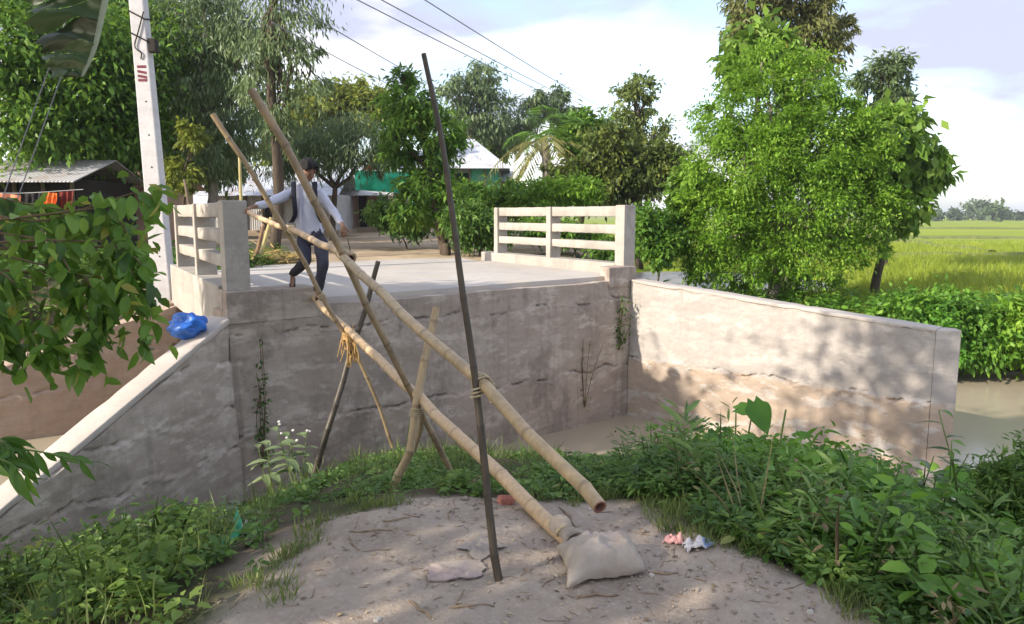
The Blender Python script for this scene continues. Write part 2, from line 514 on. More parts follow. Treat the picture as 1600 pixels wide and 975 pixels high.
def relief_wall(name, p0, p1, top0, top1, bot, thick, outward, mat, joints, seed, nx=150, nz=70, rough=0.012, parent=bridge, joint_tilt=0.0, lip=0.025, edge=0.02):
    """a poured wall from p0 to p1 (front face), relief on its front; joints = heights of the pour joints"""
    p0 = np.array(p0[:2]); p1 = np.array(p1[:2]); ow = np.array(outward[:2])
    ln = np.linalg.norm(p1 - p0)
    front = -ow / np.linalg.norm(ow)
    s = np.linspace(0, 1, nx)
    Vr = []
    for i, si in enumerate(s):
        top = top0 + (top1 - top0) * si
        top += edge * (fbm(si * ln * 2.0 + seed, seed, 3) - 0.3) * 0.6
        z = bot + (top - bot) * np.linspace(0, 1, nz)
        xx = np.full(nz, si * ln)
        d = rough * fbm(xx * 1.4 + seed, z * 1.8, 5) + 0.004 * fbm(xx * 14 + seed, z * 14, 2)
        for jz in joints:
            wob = jz + joint_tilt * (si - 0.5) + 0.05 * fbm(xx * 2.3 + seed * 2, xx * 0 + jz, 6, 2.2, 0.6)
            k = z - wob
            d = d + lip * sstep(0.03, -0.03, k) * (0.6 + 0.6 * vnoise(xx * 3, z * 0 + jz * 9))
            d = d - 0.05 * np.exp(-(k / 0.016) ** 2) * np.clip(0.35 + 1.2 * vnoise(xx * 4 + 3, z * 0 + jz) + 0.8 * vnoise(xx * 19, z * 0 + jz), 0, 1.4)
            d = d + 0.018 * np.exp(-((k + 0.03) / 0.03) ** 2) * vnoise(xx * 23, z * 23)
        b = p0 + (p1 - p0) * si
        ring = np.stack([b[0] + front[0] * d, b[1] + front[1] * d, z], -1)
        back = np.array([[b[0] + ow[0] * thick, b[1] + ow[1] * thick, top], [b[0] + ow[0] * thick, b[1] + ow[1] * thick, bot]])
        Vr.append(np.concatenate([ring, back]))
    V = np.concatenate(Vr); m = nz + 2
    Fc = []
    i = np.arange(nx - 1)[:, None] * m; j = np.arange(m)[None, :]; j2 = (j + 1) % m
    Fq = np.stack([i + j, i + m + j, i + m + j2, i + j2], -1).reshape(-1, 4)
    me = mesh_np(name, V, Fq)
    bm = bmesh.new(); bm.from_mesh(me); bm.verts.ensure_lookup_table()
    bm.faces.new([bm.verts[k] for k in range(m)]); bm.faces.new([bm.verts[(nx - 1) * m + k] for k in range(m - 1, -1, -1)])
    bmesh.ops.recalc_face_normals(bm, faces=bm.faces)
    bm.to_mesh(me); bm.free()
    o = link(name, me, mat, parent, smooth=True)
    try:
        me.set_sharp_from_angle(angle=math.radians(38))
    except Exception:
        pass
    return o

def rough_beam(name, p0, p1, across, z0, z1, mat, parent, seed, n=None, rz=0.014, jit=0.004, chips=0.010):
    """cast beam: rectangular section with softened, slightly uneven edges; z0/z1 = (bottom, top) at each end, across = width vector"""
    p0, p1, ac = np.array(p0[:2], float), np.array(p1[:2], float), np.array(across[:2], float)
    ln = np.linalg.norm(p1 - p0); n = n or max(6, int(ln / 0.09))
    w = np.linalg.norm(ac); au = ac / w; rb = min(rz, w * .3)
    sec = []
    for cx, cz, sx, sz in ((0, 0, 1, 1), (w, 0, -1, 1), (w, 1, -1, -1), (0, 1, 1, -1)):
        a = (cx + sx * rb, cz, 0.0); b = (cx + sx * rb * .3, cz, sz * rb * .3); c = (cx, cz, sz * rb)
        sec += [c, b, a] if (cx == 0) == (cz == 0) else [a, b, c]
    V = []
    m = len(sec)
    for i in range(n + 1):
        t = i / n; c = p0 + (p1 - p0) * t
        lo = z0[0] + (z1[0] - z0[0]) * t; hi = z0[1] + (z1[1] - z0[1]) * t
        for k, (x, top, dz) in enumerate(sec):
            g = k // 3
            e = jit * float(fbm(t * ln * 3 + seed * 3.1 + g * 7, g + seed, 3))
            ch = chips * max(0.0, float(vnoise(t * ln * 7 + seed * 5 + g * 3, g * 2.3 + seed)) - 0.45) * 2
            xx = x + (ch + e if x < w / 2 else -ch - e)
            zz = (hi if top else lo) + dz + (-(ch + e) if top else (ch + e)) * (1 if top else 1)
            V.append((c[0] + au[0] * xx, c[1] + au[1] * xx, zz))
    Fc = [(i * m + k, i * m + (k + 1) % m, (i + 1) * m + (k + 1) % m, (i + 1) * m + k) for i in range(n) for k in range(m)]
    Fc += [tuple(range(m - 1, -1, -1)), tuple(n * m + k for k in range(m))]
    me = mesh_py(name, V, Fc)
    bm = bmesh.new(); bm.from_mesh(me); bmesh.ops.recalc_face_normals(bm, faces=bm.faces); bm.to_mesh(me); bm.free()
    o = link(name, me, mat, parent, smooth=True)
    me.set_sharp_from_angle(angle=math.radians(50))
    return o

# abutment face and deck
relief_wall('abutment_wall', bp(0, 0), bp(WID, 0), LEDGE_Z, LEDGE_Z, -2.9, 0.6, -N_, M_conc, [-1.12, 0.10], 4.0, nx=260, nz=200, rough=0.018, lip=0.035)
m = MB()
dk = [bp(0.30, 0.20), bp(WID - 0.02, 0.20), bp(WID - 0.02, SPAN), bp(0.30, SPAN)]
m.hexa([p + Vector((0, 0, 0.02)) for p in dk], [p + Vector((0, 0, DECK_Z)) for p in dk])
m.build('deck_slab', M_deck, bridge, bevel=0.012)
m = MB()
dk = [bp(0.30, SPAN + 0.02), bp(WID - 0.30, SPAN + 0.02), bp(WID + 0.5, SPAN + 2.6), bp(-0.2, SPAN + 2.6)]
m.hexa([p + Vector((0, 0, -0.1)) for p in dk], [p + Vector((0, 0, DECK_Z - 0.004 - (0.05 if k > 1 else 0))) for k, p in enumerate(dk)])
m.build('approach_slab', M_deck, bridge, bevel=0.01)
# end blocks of the abutment
m = MB(); q = [bp(-0.02, -0.015), bp(1.18, -0.015), bp(1.10, 0.52), bp(-0.02, 0.52)]
m.hexa([p + Vector((0, 0, 0.27)) for p in q], [p + Vector((0, 0, 0.665)) for p in q])
m.build('end_block', M_conc, bridge, bevel=0.015)
m = MB(); q = [bp(WID - 0.55, -0.015), bp(WID + 0.16, -0.015), bp(WID + 0.30, 0.42), bp(WID - 0.40, 0.42)]
m.hexa([p + Vector((0, 0, 0.30)) for p in q], [p + Vector((0, 0, 0.665)) for p in q])
m.build('end_block', M_conc, bridge, bevel=0.015)
# far abutment under the deck
m = MB(); q = [bp(-0.1, SPAN - 0.1), bp(WID + 0.1, SPAN - 0.1), bp(WID + 0.1, SPAN + 0.5), bp(-0.1, SPAN + 0.5)]
m.hexa([p + Vector((0, 0, -3)) for p in q], [p + Vector((0, 0, 0.012)) for p in q])
m.build('far_abutment', M_far, bridge)
# wing walls
LW0 = Vector((-3.44, 8.86, 0)); LWD = Vector((-0.39, -0.92, 0)).normalized()
LW1 = LW0 + LWD * 4.4
LWT0, LWT1 = 0.33, 0.33 - 0.475 * 4.4
LWO = Vector((LWD.y, -LWD.x, 0))                     # outward (away from the camera side)
if LWO.x > 0: LWO = -LWO
wing_l = relief_wall('wing_wall', LW0, LW1, LWT0 - 0.05, LWT1 - 0.05, -3.0, 0.26, LWO, M_cleft, [-0.15, -0.72, -1.25], 9.0, nx=170, nz=170, rough=0.026, lip=0.035)
rough_beam('coping', LW0 - LWO * 0.02, LW1 - LWO * 0.02, LWO * 0.32, (LWT0 - 0.05, LWT0 + 0.03), (LWT1 - 0.05, LWT1 + 0.03), M_cap, wing_l, 3)
RW0 = Vector((2.16, 13.30, 0)); RW1 = Vector((5.80, 9.95, 0)); RWD = (RW1 - RW0).normalized()
RWO = Vector((-RWD.y, RWD.x, 0))
wing_r = relief_wall('wing_wall', RW0, RW1, 0.39, 0.0, -3.2, 0.34, RWO, M_cright, [-0.98], 21.0, nx=260, nz=210, rough=0.010, lip=0.045)
rough_beam('coping', RW0 - RWO * 0.015, RW1 - RWO * 0.015, RWO * 0.375, (0.375, 0.43), (-0.015, 0.04), M_cap, wing_r, 5, chips=0.016)
m = MB()                                              # squared end of the wall, cut across the road direction
e = RW1 + RWD * 0.004
q = [e - RWO * 0.01, e + Vector((0.32, -0.05, 0)), e + Vector((0.36, 0.16, 0)), e + RWO * 0.33]
m.hexa([p + Vector((0, 0, -3.2)) for p in q], [p + Vector((0, 0, 0.035)) for p in q])
m.build('wall_end', M_cright, wing_r, bevel=0.015)
FL = Vector((-6.02, 13.1, 0))
far_w = relief_wall('wing_wall', FL, Vector((-12.4, 8.9, 0)), -0.02, -2.3, -3.2, 0.5, Vector((-0.55, 0.835, 0)), M_far, [-0.75, -1.3], 33.0, nx=130, nz=60, rough=0.03)

# railings
def railing(origin_s, side, length, first_w, name='railing'):
    """curb with posts and three rails; runs along D_ from the abutment"""
    def pt(s, t, z): return bp(origin_s + s * side, t, z)
    m = MB()
    q = [pt(-0.02, 0.40 if side < 0 else 0.50, 0), pt(0.34, 0.40 if side < 0 else 0.50, 0), pt(0.34, length + 0.75, 0), pt(-0.02, length + 0.75, 0)]
    if side < 0: q = q[::-1]
    m.hexa([p + Vector((0, 0, -0.02)) for p in q], [p + Vector((0, 0, CURB_Z)) for p in q])
    curb = m.build('railing_curb', M_rail, bridge, bevel=0.015)
    top = 1.77
    ts = [0.16, 0.16 + (length - 0.16) * 0.52, length]
    for k, t in enumerate(ts):
        w = first_w if k == 0 else 0.16
        m = MB()
        zb = 0.66 if k == 0 else CURB_Z - 0.01
        q = [pt(0.02, t, 0), pt(0.32, t, 0), pt(0.32, t + w, 0), pt(0.02, t + w, 0)]
        if side < 0: q = q[::-1]
        m.hexa([p + Vector((0, 0, zb)) for p in q], [p + Vector((0, 0, top + (0.0 if k == 0 else -0.012))) for p in q])
        m.build('post', M_rail, curb, bevel=0.012)
    for k in range(2):
        ta = ts[k] + (first_w if k == 0 else 0.16) + 0.002; tb = ts[k + 1] - 0.002
        for (z0, z1) in ((0.93, 1.09), (1.24, 1.41), (1.56, 1.752)):
            pa, pb = pt(0.06, ta, 0), pt(0.06, tb, 0); acr = A_ * (0.21 * side)
            rough_beam('rail', pa, pb, acr, (z0, z1), (z0, z1), M_rail, curb, z0 * 7 + k + side)
    return curb
railing(0.0, 1, 4.55, 0.30)
railing(WID + 0.30, -1, 4.75, 0.26)

# ------------------------------------------------------------------ foliage engine
def unit(v):
    return v / np.maximum(1e-9, np.linalg.norm(v, axis=-1, keepdims=True))
def leaves_mesh(name, P, D, length, ratio, rng, fold=0.18, up=0.6, curl=0.0, rnd=None):
    """one quad leaf (kite, folded along the rib) per point"""
    n = len(P)
    D = unit(D)
    Nn = rng.normal(size=(n, 3)); Nn[:, 2] = np.abs(Nn[:, 2]) + up * 2
    Nn = unit(Nn - D * np.sum(Nn * D, 1, keepdims=True))
    Sd = np.cross(D, Nn)
    l = np.asarray(length).reshape(-1, 1) * np.ones((n, 1)); w = l * ratio
    b = P
    tip = P + D * l - Nn * l * curl
    s1 = P + D * l * 0.45 + Sd * w * 0.5 + Nn * w * fold
    s2 = P + D * l * 0.45 - Sd * w * 0.5 + Nn * w * fold
    V = np.stack([b, s1, tip, s2], 1).reshape(-1, 3)
    Fq = np.arange(n * 4).reshape(n, 4)
    r = rng.random(n) if rnd is None else rnd
    return mesh_np(name, V, Fq, {'rnd': np.repeat(r, 4)})
def leaves_round(name, P, D, length, ratio, rng, fold=0.16, up=0.6, curl=0.15, rnd=None):
    """rounder leaf for near plants: two four-sided halves along the rib"""
    n = len(P)
    D = unit(D)
    Nn = rng.normal(size=(n, 3)); Nn[:, 2] = np.abs(Nn[:, 2]) + up * 2
    Nn = unit(Nn - D * np.sum(Nn * D, 1, keepdims=True))
    Sd = np.cross(D, Nn)
    l = np.asarray(length).reshape(-1, 1) * np.ones((n, 1)); w = l * ratio
    tip = P + D * l - Nn * l * curl
    def sp(t, k, s): return P + D * l * t + Sd * w * 0.5 * k * s + Nn * (w * fold - l * curl * t * t)
    V = np.stack([P, sp(.28, .9, 1), sp(.66, .82, 1), tip, sp(.66, .82, -1), sp(.28, .9, -1)], 1).reshape(-1, 3)
    b = 6 * np.arange(n)[:, None]
    Fq = np.concatenate([b + np.array([[0, 1, 2, 3]]), b + np.array([[0, 3, 4, 5]])], 1).reshape(-1, 4)
    r = rng.random(n) if rnd is None else rnd
    return mesh_np(name, V, Fq, {'rnd': np.repeat(r, 6)})
def lobe(u, v, ru, rv, y, depth=None):
    """crown lobe seen at a photo place, with its real centre and radii"""
    c = at(u, v, y)
    k = y / F_PX
    return (np.array(c), np.array([ru * k, (depth if depth else 0.5 * (ru + rv) * k), rv * k]))
def crown_points(lobes, n, rng, clump=0.22, per=26, shell=0.55):
    vol = np.array([np.prod(r) ** (2 / 3) for c, r in lobes]); vol /= vol.sum()
    P = []; O = []; C = []; Q = []
    for (c, r), f in zip(lobes, vol):
        m = max(8, int(n * f)); k = max(4, m // per)
        d = unit(rng.normal(size=(k, 3)))
        rad = shell + (1 - shell) * rng.random((k, 1)) ** 0.8
        rad = rad * np.where(rng.random((k, 1)) < 0.22, 1.0 + 0.32 * rng.random((k, 1)), 0.93)
        cc = c + d * rad * r
        wgt = rng.gamma(1.6, 1.0, k); wgt /= wgt.sum()
        which = rng.choice(k, m, p=wgt)
        cr = clump * r.mean() * (0.35 + 1.0 * rng.random((k, 1)))
        ax = unit(d + rng.normal(size=(k, 3)) * 0.5 + np.array([0, 0, -0.15]))
        q = rng.normal(size=(m, 3)) * cr[which] * np.array([0.75, 0.75, 0.5]) + ax[which] * cr[which] * rng.normal(size=(m, 1)) * 0.9
        P.append(cc[which] + q); O.append(unit(d[which] + 0.8 * unit(q))); C.append(cc); Q.append(rng.random(k)[which])
    return np.concatenate(P), np.concatenate(O), np.concatenate(C), np.concatenate(Q)
def limb(mb, a, b, r0, r1, rng, n=6, sag=0.0, wob=0.06):
    a = np.array(a, float); b = np.array(b, float); ln = np.linalg.norm(b - a)
    pts = []
    for i in range(n):
        t = i / (n - 1)
        p = a + (b - a) * t
        if 0 < i < n - 1:
            p = p + rng.normal(size=3) * wob * ln * np.array([1, 1, 0.4])
        p[2] += sag * ln * math.sin(math.pi * t)
        pts.append(p)
    pts = spline(pts, n * 2)
    mb.tube(pts, list(np.linspace(r0, r1, len(pts))), 6)
def tree(label, base, lobes, n, leaf, ratio, mat, barkm, trunk_r, seed, name='tree', group=None, droop=0.3, clump=0.22, per=26,
         shell=0.5, up=0.6, twigs=40, fork=0.55, cat='tree', curl=0.1, lean=(0, 0), narrow_dir=False, jitter=0.35, trunk=True):
    rng = np.random.default_rng(seed)
    base = Vector(base)
    root = empty(name, base, label, cat, group)
    P, O, C, Q = crown_points(lobes, n, rng, clump, per, shell)
    Dv = O * 0.8 + rng.normal(size=P.shape) * 0.7
    Dv[:, 2] -= droop * 2.2
    ls = leaf * (1 - jitter + 2 * jitter * rng.random(len(P)))
    keep = P[:, 2] > base.z + 0.03
    me = leaves_mesh('crown', P[keep], Dv[keep], ls[keep], ratio, rng, up=up, curl=curl, rnd=np.clip(0.5 * Q[keep] + 0.5 * rng.random(int(keep.sum())), 0, 1))
    cr = link('crown', me, mat, root, smooth=False); cr['kind'] = 'stuff'
    if trunk:
        mb = MB()
        cen = np.mean([c for c, r in lobes], 0)
        top = max(c[2] for c, r in lobes)
        hub = np.array([base.x + (cen[0] - base.x) * 0.6 + lean[0], base.y + (cen[1] - base.y) * 0.6 + lean[1], base.z + (top - base.z) * fork])
        limb(mb, (base.x, base.y, base.z - 0.15), hub, trunk_r, trunk_r * 0.7, rng, 5, wob=0.02)
        for c, r in lobes:
            e = c + np.array([0, 0, r[2] * 0.3])
            limb(mb, hub, e, trunk_r * 0.6, trunk_r * 0.15, rng, 5, wob=0.05)
            near = C[np.argsort(np.linalg.norm(C - c, axis=1))[:max(3, int(twigs / len(lobes)))]]
            for q in near:
                s = hub + (e - hub) * (0.45 + 0.5 * rng.random())
                limb(mb, s, q, trunk_r * 0.16, trunk_r * 0.05, rng, 4, wob=0.06)
        mb.build('trunk', barkm, root, smooth=True)
    return root

B_dark = bark('dark_bark', (0.11, 0.085, 0.065))
B_pale = bark('pale_bark', (0.30, 0.26, 0.22))
G_bright = leaf_mat('bright_leaf', (0.075, 0.18, 0.012), (0.165, 0.33, 0.026), (0.30, 0.46, 0.06), 0.45, patch=0.9)
G_broad = leaf_mat('broad_leaf', (0.06, 0.14, 0.018), (0.14, 0.27, 0.03), (0.27, 0.40, 0.07), 0.40, patch=0.8, yellow=(0.30, 0.28, 0.05))
G_dark = leaf_mat('dark_leaf', (0.03, 0.085, 0.018), (0.07, 0.16, 0.03), (0.17, 0.28, 0.05), 0.38, patch=0.5)
G_mid = leaf_mat('mango_leaf', (0.04, 0.12, 0.018), (0.11, 0.24, 0.03), (0.25, 0.39, 0.055), 0.40, patch=0.6)
G_grey = leaf_mat('eucalypt_leaf', (0.065, 0.11, 0.045), (0.13, 0.20, 0.08), (0.25, 0.32, 0.15), 0.36, patch=0.4)
G_olive = leaf_mat('olive_leaf', (0.10, 0.11, 0.03), (0.17, 0.19, 0.06), (0.28, 0.29, 0.11), 0.36, patch=0.5)
G_yellow = leaf_mat('yellowing_leaf', (0.11, 0.15, 0.02), (0.18, 0.24, 0.03), (0.29, 0.31, 0.06), 0.40, patch=0.6)
G_weed = leaf_mat('weed_leaf', (0.04, 0.10, 0.02), (0.105, 0.21, 0.04), (0.23, 0.34, 0.075), 0.36, patch=1.5, yellow=(0.30, 0.27, 0.10))
G_grass = leaf_mat('grass_blade', (0.07, 0.11, 0.03), (0.14, 0.20, 0.05), (0.26, 0.30, 0.10), 0.35, patch=1.2)
G_vine = leaf_mat('vine_leaf', (0.04, 0.12, 0.018), (0.11, 0.25, 0.03), (0.23, 0.41, 0.05), 0.40, patch=1.5)
G_taro = leaf_mat('taro_leaf', (0.09, 0.24, 0.025), (0.13, 0.32, 0.035), (0.20, 0.42, 0.06), 0.42, patch=3)
G_fore = leaf_mat('foreground_leaf', (0.05, 0.13, 0.018), (0.10, 0.23, 0.028), (0.19, 0.33, 0.045), 0.40, patch=3, spec=0.5)
G_rice = leaf_mat('rice_blade', (0.14, 0.22, 0.02), (0.24, 0.31, 0.025), (0.36, 0.40, 0.05), 0.40, patch=0.4)
G_far = leaf_mat('distant_leaf', (0.06, 0.10, 0.04), (0.09, 0.14, 0.055), (0.13, 0.19, 0.08), 0.3, patch=0.05)
G_palm = leaf_mat('palm_leaf', (0.16, 0.17, 0.04), (0.26, 0.26, 0.08), (0.40, 0.37, 0.15), 0.35, patch=0.6)

def gz(u, v, y):
    p = at(u, v, y); return Vector((p.x, p.y, th(p.x, p.y)))
def base_at(u, y):
    p = at(u, 400, y); return (p.x, p.y, th(p.x, p.y))

# --- trees behind the bridge, left to right -------------------------------------------
tree('dark spreading broadleaf tree over the tin shed at the left edge', base_at(20, 21), [lobe(20, 60, 120, 80, 20), lobe(120, 150, 110, 90, 21), lobe(30, 190, 90, 65, 20), lobe(190, 200, 70, 70, 22), lobe(200, 90, 75, 90, 22)],
     21000, 0.22, 0.42, G_mid, B_dark, 0.24, 101, clump=0.26)
tree('dense dark green tree rising behind the concrete utility pole', base_at(230, 26), [lobe(190, 40, 90, 80, 26), lobe(270, 70, 80, 90, 27), lobe(110, 20, 90, 60, 27), lobe(250, 200, 60, 80, 26)],
     17000, 0.26, 0.42, G_dark, B_dark, 0.25, 102, clump=0.24)
tree('grey-green weeping tree between the utility pole and the tall eucalyptus', base_at(325, 23), [lobe(320, 40, 70, 70, 23), lobe(300, 130, 70, 80, 23), lobe(365, 170, 55, 80, 23), lobe(330, 240, 60, 50, 23), lobe(390, 70, 40, 60, 23)],
     16000, 0.22, 0.20, G_grey, B_pale, 0.17, 103, droop=0.9, clump=0.20, up=0.1)
tree('tall eucalyptus with a dark straight trunk and narrow drooping leaves', base_at(425, 19), [lobe(430, 30, 70, 55, 19), lobe(460, 95, 55, 45, 19), lobe(405, 110, 40, 70, 19), lobe(480, 140, 35, 40, 19), lobe(440, -60, 70, 60, 19), lobe(440, 200, 30, 45, 19)],
     6500, 0.18, 0.22, G_grey, B_dark, 0.15, 104, droop=0.9, clump=0.20, up=0.1, fork=0.85, name='eucalyptus_tree')
tree('yellow-green rounded tree far behind the walking person', base_at(520, 46), [lobe(500, 185, 60, 50, 46), lobe(560, 165, 50, 38, 46), lobe(450, 215, 45, 40, 46)],
     10000, 0.42, 0.45, G_yellow, B_dark, 0.25, 105)
tree('feathery grey-green drooping tree above the walking person', base_at(520, 29), [lobe(500, 235, 60, 42, 29), lobe(560, 225, 55, 48, 29), lobe(450, 245, 44, 34, 29), lobe(596, 240, 26, 26, 29)],
     8000, 0.26, 0.16, G_grey, B_dark, 0.14, 106, droop=0.8, up=0.1)
tree('glossy mango tree standing beside the yard behind the tallest thin pole', base_at(697, 21), [lobe(640, 165, 46, 36, 21), lobe(690, 205, 38, 40, 21), lobe(625, 225, 30, 36, 21), lobe(670, 275, 42, 40, 21), lobe(630, 128, 20, 20, 21), lobe(705, 325, 36, 34, 21), lobe(640, 325, 30, 30, 21)],
     10000, 0.22, 0.30, G_mid, B_dark, 0.17, 107, name='mango_tree', clump=0.20, fork=0.5)
tree('pale grey eucalyptus pair far behind the white tin roof', base_at(735, 56), [lobe(715, 150, 30, 38, 56), lobe(755, 130, 28, 34, 56), lobe(775, 175, 32, 38, 56), lobe(735, 190, 35, 40, 56)],
     6000, 0.45, 0.30, G_grey, B_pale, 0.2, 108, droop=0.6, name='eucalyptus_tree')
tree('thin grey eucalyptus rising behind the coconut palm', base_at(850, 58), [lobe(868, 158, 22, 24, 58), lobe(835, 175, 22, 24, 58), lobe(890, 190, 18, 22, 58), lobe(800, 215, 22, 26, 58)],
     4500, 0.45, 0.30, G_grey, B_pale, 0.2, 109, droop=0.6, name='eucalyptus_tree')
tree('bright yellow-green tree just above the white tin roof', base_at(748, 60), [lobe(745, 215, 32, 24, 60), lobe(770, 235, 22, 20, 60)], 5000, 0.45, 0.45, G_bright, B_dark, 0.2, 110)
tree('airy tall tree with open pale foliage right of the coconut palm', base_at(1000, 34), [lobe(990, 160, 38, 38, 34), lobe(1020, 215, 36, 38, 34), lobe(965, 205, 32, 34, 34), lobe(1000, 140, 26, 20, 34), lobe(1040, 250, 18, 30, 34)],
     3800, 0.26, 0.42, leaf_mat('airy_leaf', (0.09, 0.13, 0.03), (0.17, 0.23, 0.06), (0.30, 0.36, 0.11), 0.4, patch=0.6), B_dark, 0.2, 111, clump=0.2)
tree('bright green round tree between the palm and the dark olive tree', base_at(908, 33), [lobe(905, 210, 36, 28, 33), lobe(925, 245, 36, 35, 33)], 6500, 0.28, 0.5, G_mid, B_dark, 0.17, 112)
tree('dark olive bushy tree with brown-tipped leaves behind the right railing', base_at(985, 29), [lobe(955, 230, 42, 36, 29), lobe(1000, 270, 58, 42, 29), lobe(1040, 255, 34, 36, 29), lobe(940, 285, 48, 34, 29), lobe(890, 270, 30, 26, 29)],
     13000, 0.22, 0.45, leaf_mat('olive_dark_leaf', (0.045, 0.085, 0.018), (0.10, 0.15, 0.03), (0.22, 0.25, 0.05), 0.35, patch=0.8), B_dark, 0.2, 113)

# lower trees filling the village edge at the left
tree('bright green bushy tree behind the outbuilding left of the utility pole', base_at(170, 28), [lobe(150, 215, 60, 40, 28), lobe(210, 240, 40, 40, 28), lobe(90, 240, 50, 30, 28)], 8000, 0.24, 0.42, G_mid, B_dark, 0.12, 114)
tree('leafy tree filling the gap right of the utility pole above the railing', base_at(290, 30), [lobe(290, 235, 50, 45, 30), lobe(340, 255, 40, 36, 30), lobe(280, 180, 36, 40, 30)], 7000, 0.26, 0.40, G_dark, B_dark, 0.12, 115)
tree('yellowish sunlit sapling at the right of the utility pole', base_at(285, 20), [lobe(285, 270, 24, 28, 20), lobe(300, 215, 20, 26, 20)], 1500, 0.18, 0.4, G_yellow, B_dark, 0.05, 116, name='sapling')
# shrubs along the yard edge
def shrub(label, lobes, n, leaf, ratio, mat, seed, base, group=None, name='shrub', droop=0.25, clump=0.25, cat='shrub'):
    return tree(label, base, lobes, n, leaf, ratio, mat, B_dark, 0.035, seed, name=name, group=group, droop=droop, clump=clump, twigs=14, fork=0.35, cat=cat, shell=0.35)
shrub('light green leafy hedge shrub directly below the green-walled house', [lobe(800, 315, 46, 26, 24), lobe(745, 330, 42, 34, 24), lobe(735, 305, 26, 20, 24)], 9000, 0.20, 0.36, G_mid, 121, base_at(770, 24))
shrub('yellow-green leafy shrub below the coconut palm behind the right railing', [lobe(865, 302, 40, 22, 23), lobe(905, 300, 36, 24, 23), lobe(840, 318, 40, 22, 23)], 7500, 0.17, 0.36, G_bright, 122, base_at(868, 23))
shrub('dark low shrub at the far end of the right railing', [lobe(735, 350, 38, 32, 20), lobe(770, 365, 26, 24, 20)], 5000, 0.16, 0.4, G_dark, 123, base_at(748, 20))
shrub('dark green shrub between the right railing and the big bush', [lobe(1030, 385, 34, 30, 19.5), lobe(1015, 345, 24, 28, 19.5), lobe(1050, 355, 20, 30, 20)], 6500, 0.15, 0.5, G_mid, 124, base_at(1030, 19.5))
shrub('low dark weeds seen through the bars of the right railing', [lobe(900, 365, 50, 22, 21), lobe(950, 390, 40, 16, 20), lobe(840, 360, 40, 20, 21)], 5000, 0.15, 0.4, G_mid, 125, base_at(900, 20.5))
shrub('dark leafy shrub crouching under the mango tree by the yard', [lobe(640, 345, 36, 26, 24), lobe(600, 335, 22, 26, 24)], 4500, 0.19, 0.4, G_dark, 126, base_at(640, 24))

# --- the big bush and the trees round it at the river's right bank ---------------------
BY = 20.0
tree('huge bright green feathery bush filling the far river bank', base_at(1210, BY), [
    lobe(1200, 170, 85, 75, BY), lobe(1250, 130, 60, 45, BY), lobe(1290, 220, 80, 70, BY), lobe(1160, 260, 90, 75, BY), lobe(1240, 320, 110, 80, BY), lobe(1130, 350, 75, 65, BY),
    lobe(1330, 330, 62, 60, BY), lobe(1170, 415, 80, 42, BY), lobe(1275, 405, 85, 48, BY), lobe(1100, 390, 42, 48, BY), lobe(1190, 110, 50, 40, BY), lobe(1345, 390, 40, 40, BY), lobe(1100, 310, 40, 50, BY), lobe(1345, 250, 48, 52, BY), lobe(1320, 185, 40, 36, BY), lobe(1140, 190, 44, 44, BY), lobe(1375, 310, 36, 44, BY), lobe(1240, 250, 90, 80, BY)],
    100000, 0.115, 0.40, G_bright, B_pale, 0.16, 131, name='feathery_bush', clump=0.17, per=75, shell=0.62, droop=0.15, twigs=90, fork=0.35)
tree('broad-leaved teak tree with hanging leaf sprays at the right of the big bush', base_at(1370, 21), [lobe(1400, 210, 48, 45, 21), lobe(1440, 250, 34, 34, 21), lobe(1385, 290, 40, 40, 21), lobe(1350, 230, 40, 50, 21), lobe(1420, 320, 26, 28, 21), lobe(1465, 275, 16, 16, 21)],
     3300, 0.38, 0.55, G_broad, B_dark, 0.13, 132, name='teak_tree', clump=0.24, per=9, droop=0.55, jitter=0.25)
tree('clump of broad pale leaves crowning the top left of the big bush', base_at(1170, 21.5), [lobe(1180, 75, 44, 34, 21.5), lobe(1160, 110, 34, 24, 21.5), lobe(1225, 80, 30, 26, 21.5)],
     1300, 0.36, 0.5, G_broad, B_dark, 0.09, 133, clump=0.26, per=9, droop=0.5, fork=0.8)
tree('small broad-leaved sapling at the lower left edge of the big bush', base_at(1080, 20.5), [lobe(1080, 290, 28, 40, 20.5), lobe(1065, 330, 18, 24, 20.5)],
     700, 0.30, 0.55, G_broad, B_dark, 0.05, 134, name='sapling', clump=0.3, per=9, droop=0.5)
tree('tall airy olive tree towering out of the top of the frame behind the big bush', base_at(1230, 27), [lobe(1190, 10, 55, 45, 27), lobe(1260, 50, 40, 35, 27), lobe(1285, 10, 30, 40, 27), lobe(1310, 45, 28, 20, 27), lobe(1230, -60, 70, 50, 27), lobe(1165, 50, 30, 35, 27), lobe(1290, 90, 30, 30, 27)],
     13000, 0.25, 0.30, G_olive, B_pale, 0.2, 135, droop=0.5, clump=0.2)
tree('slim grey-green tree standing between the olive tree and the teak', base_at(1385, 34), [lobe(1385, 115, 26, 34, 34), lobe(1395, 165, 28, 34, 34), lobe(1345, 130, 14, 16, 34), lobe(1375, 220, 30, 50, 34)],
     7000, 0.28, 0.35, G_grey, B_dark, 0.14, 136, clump=0.2)

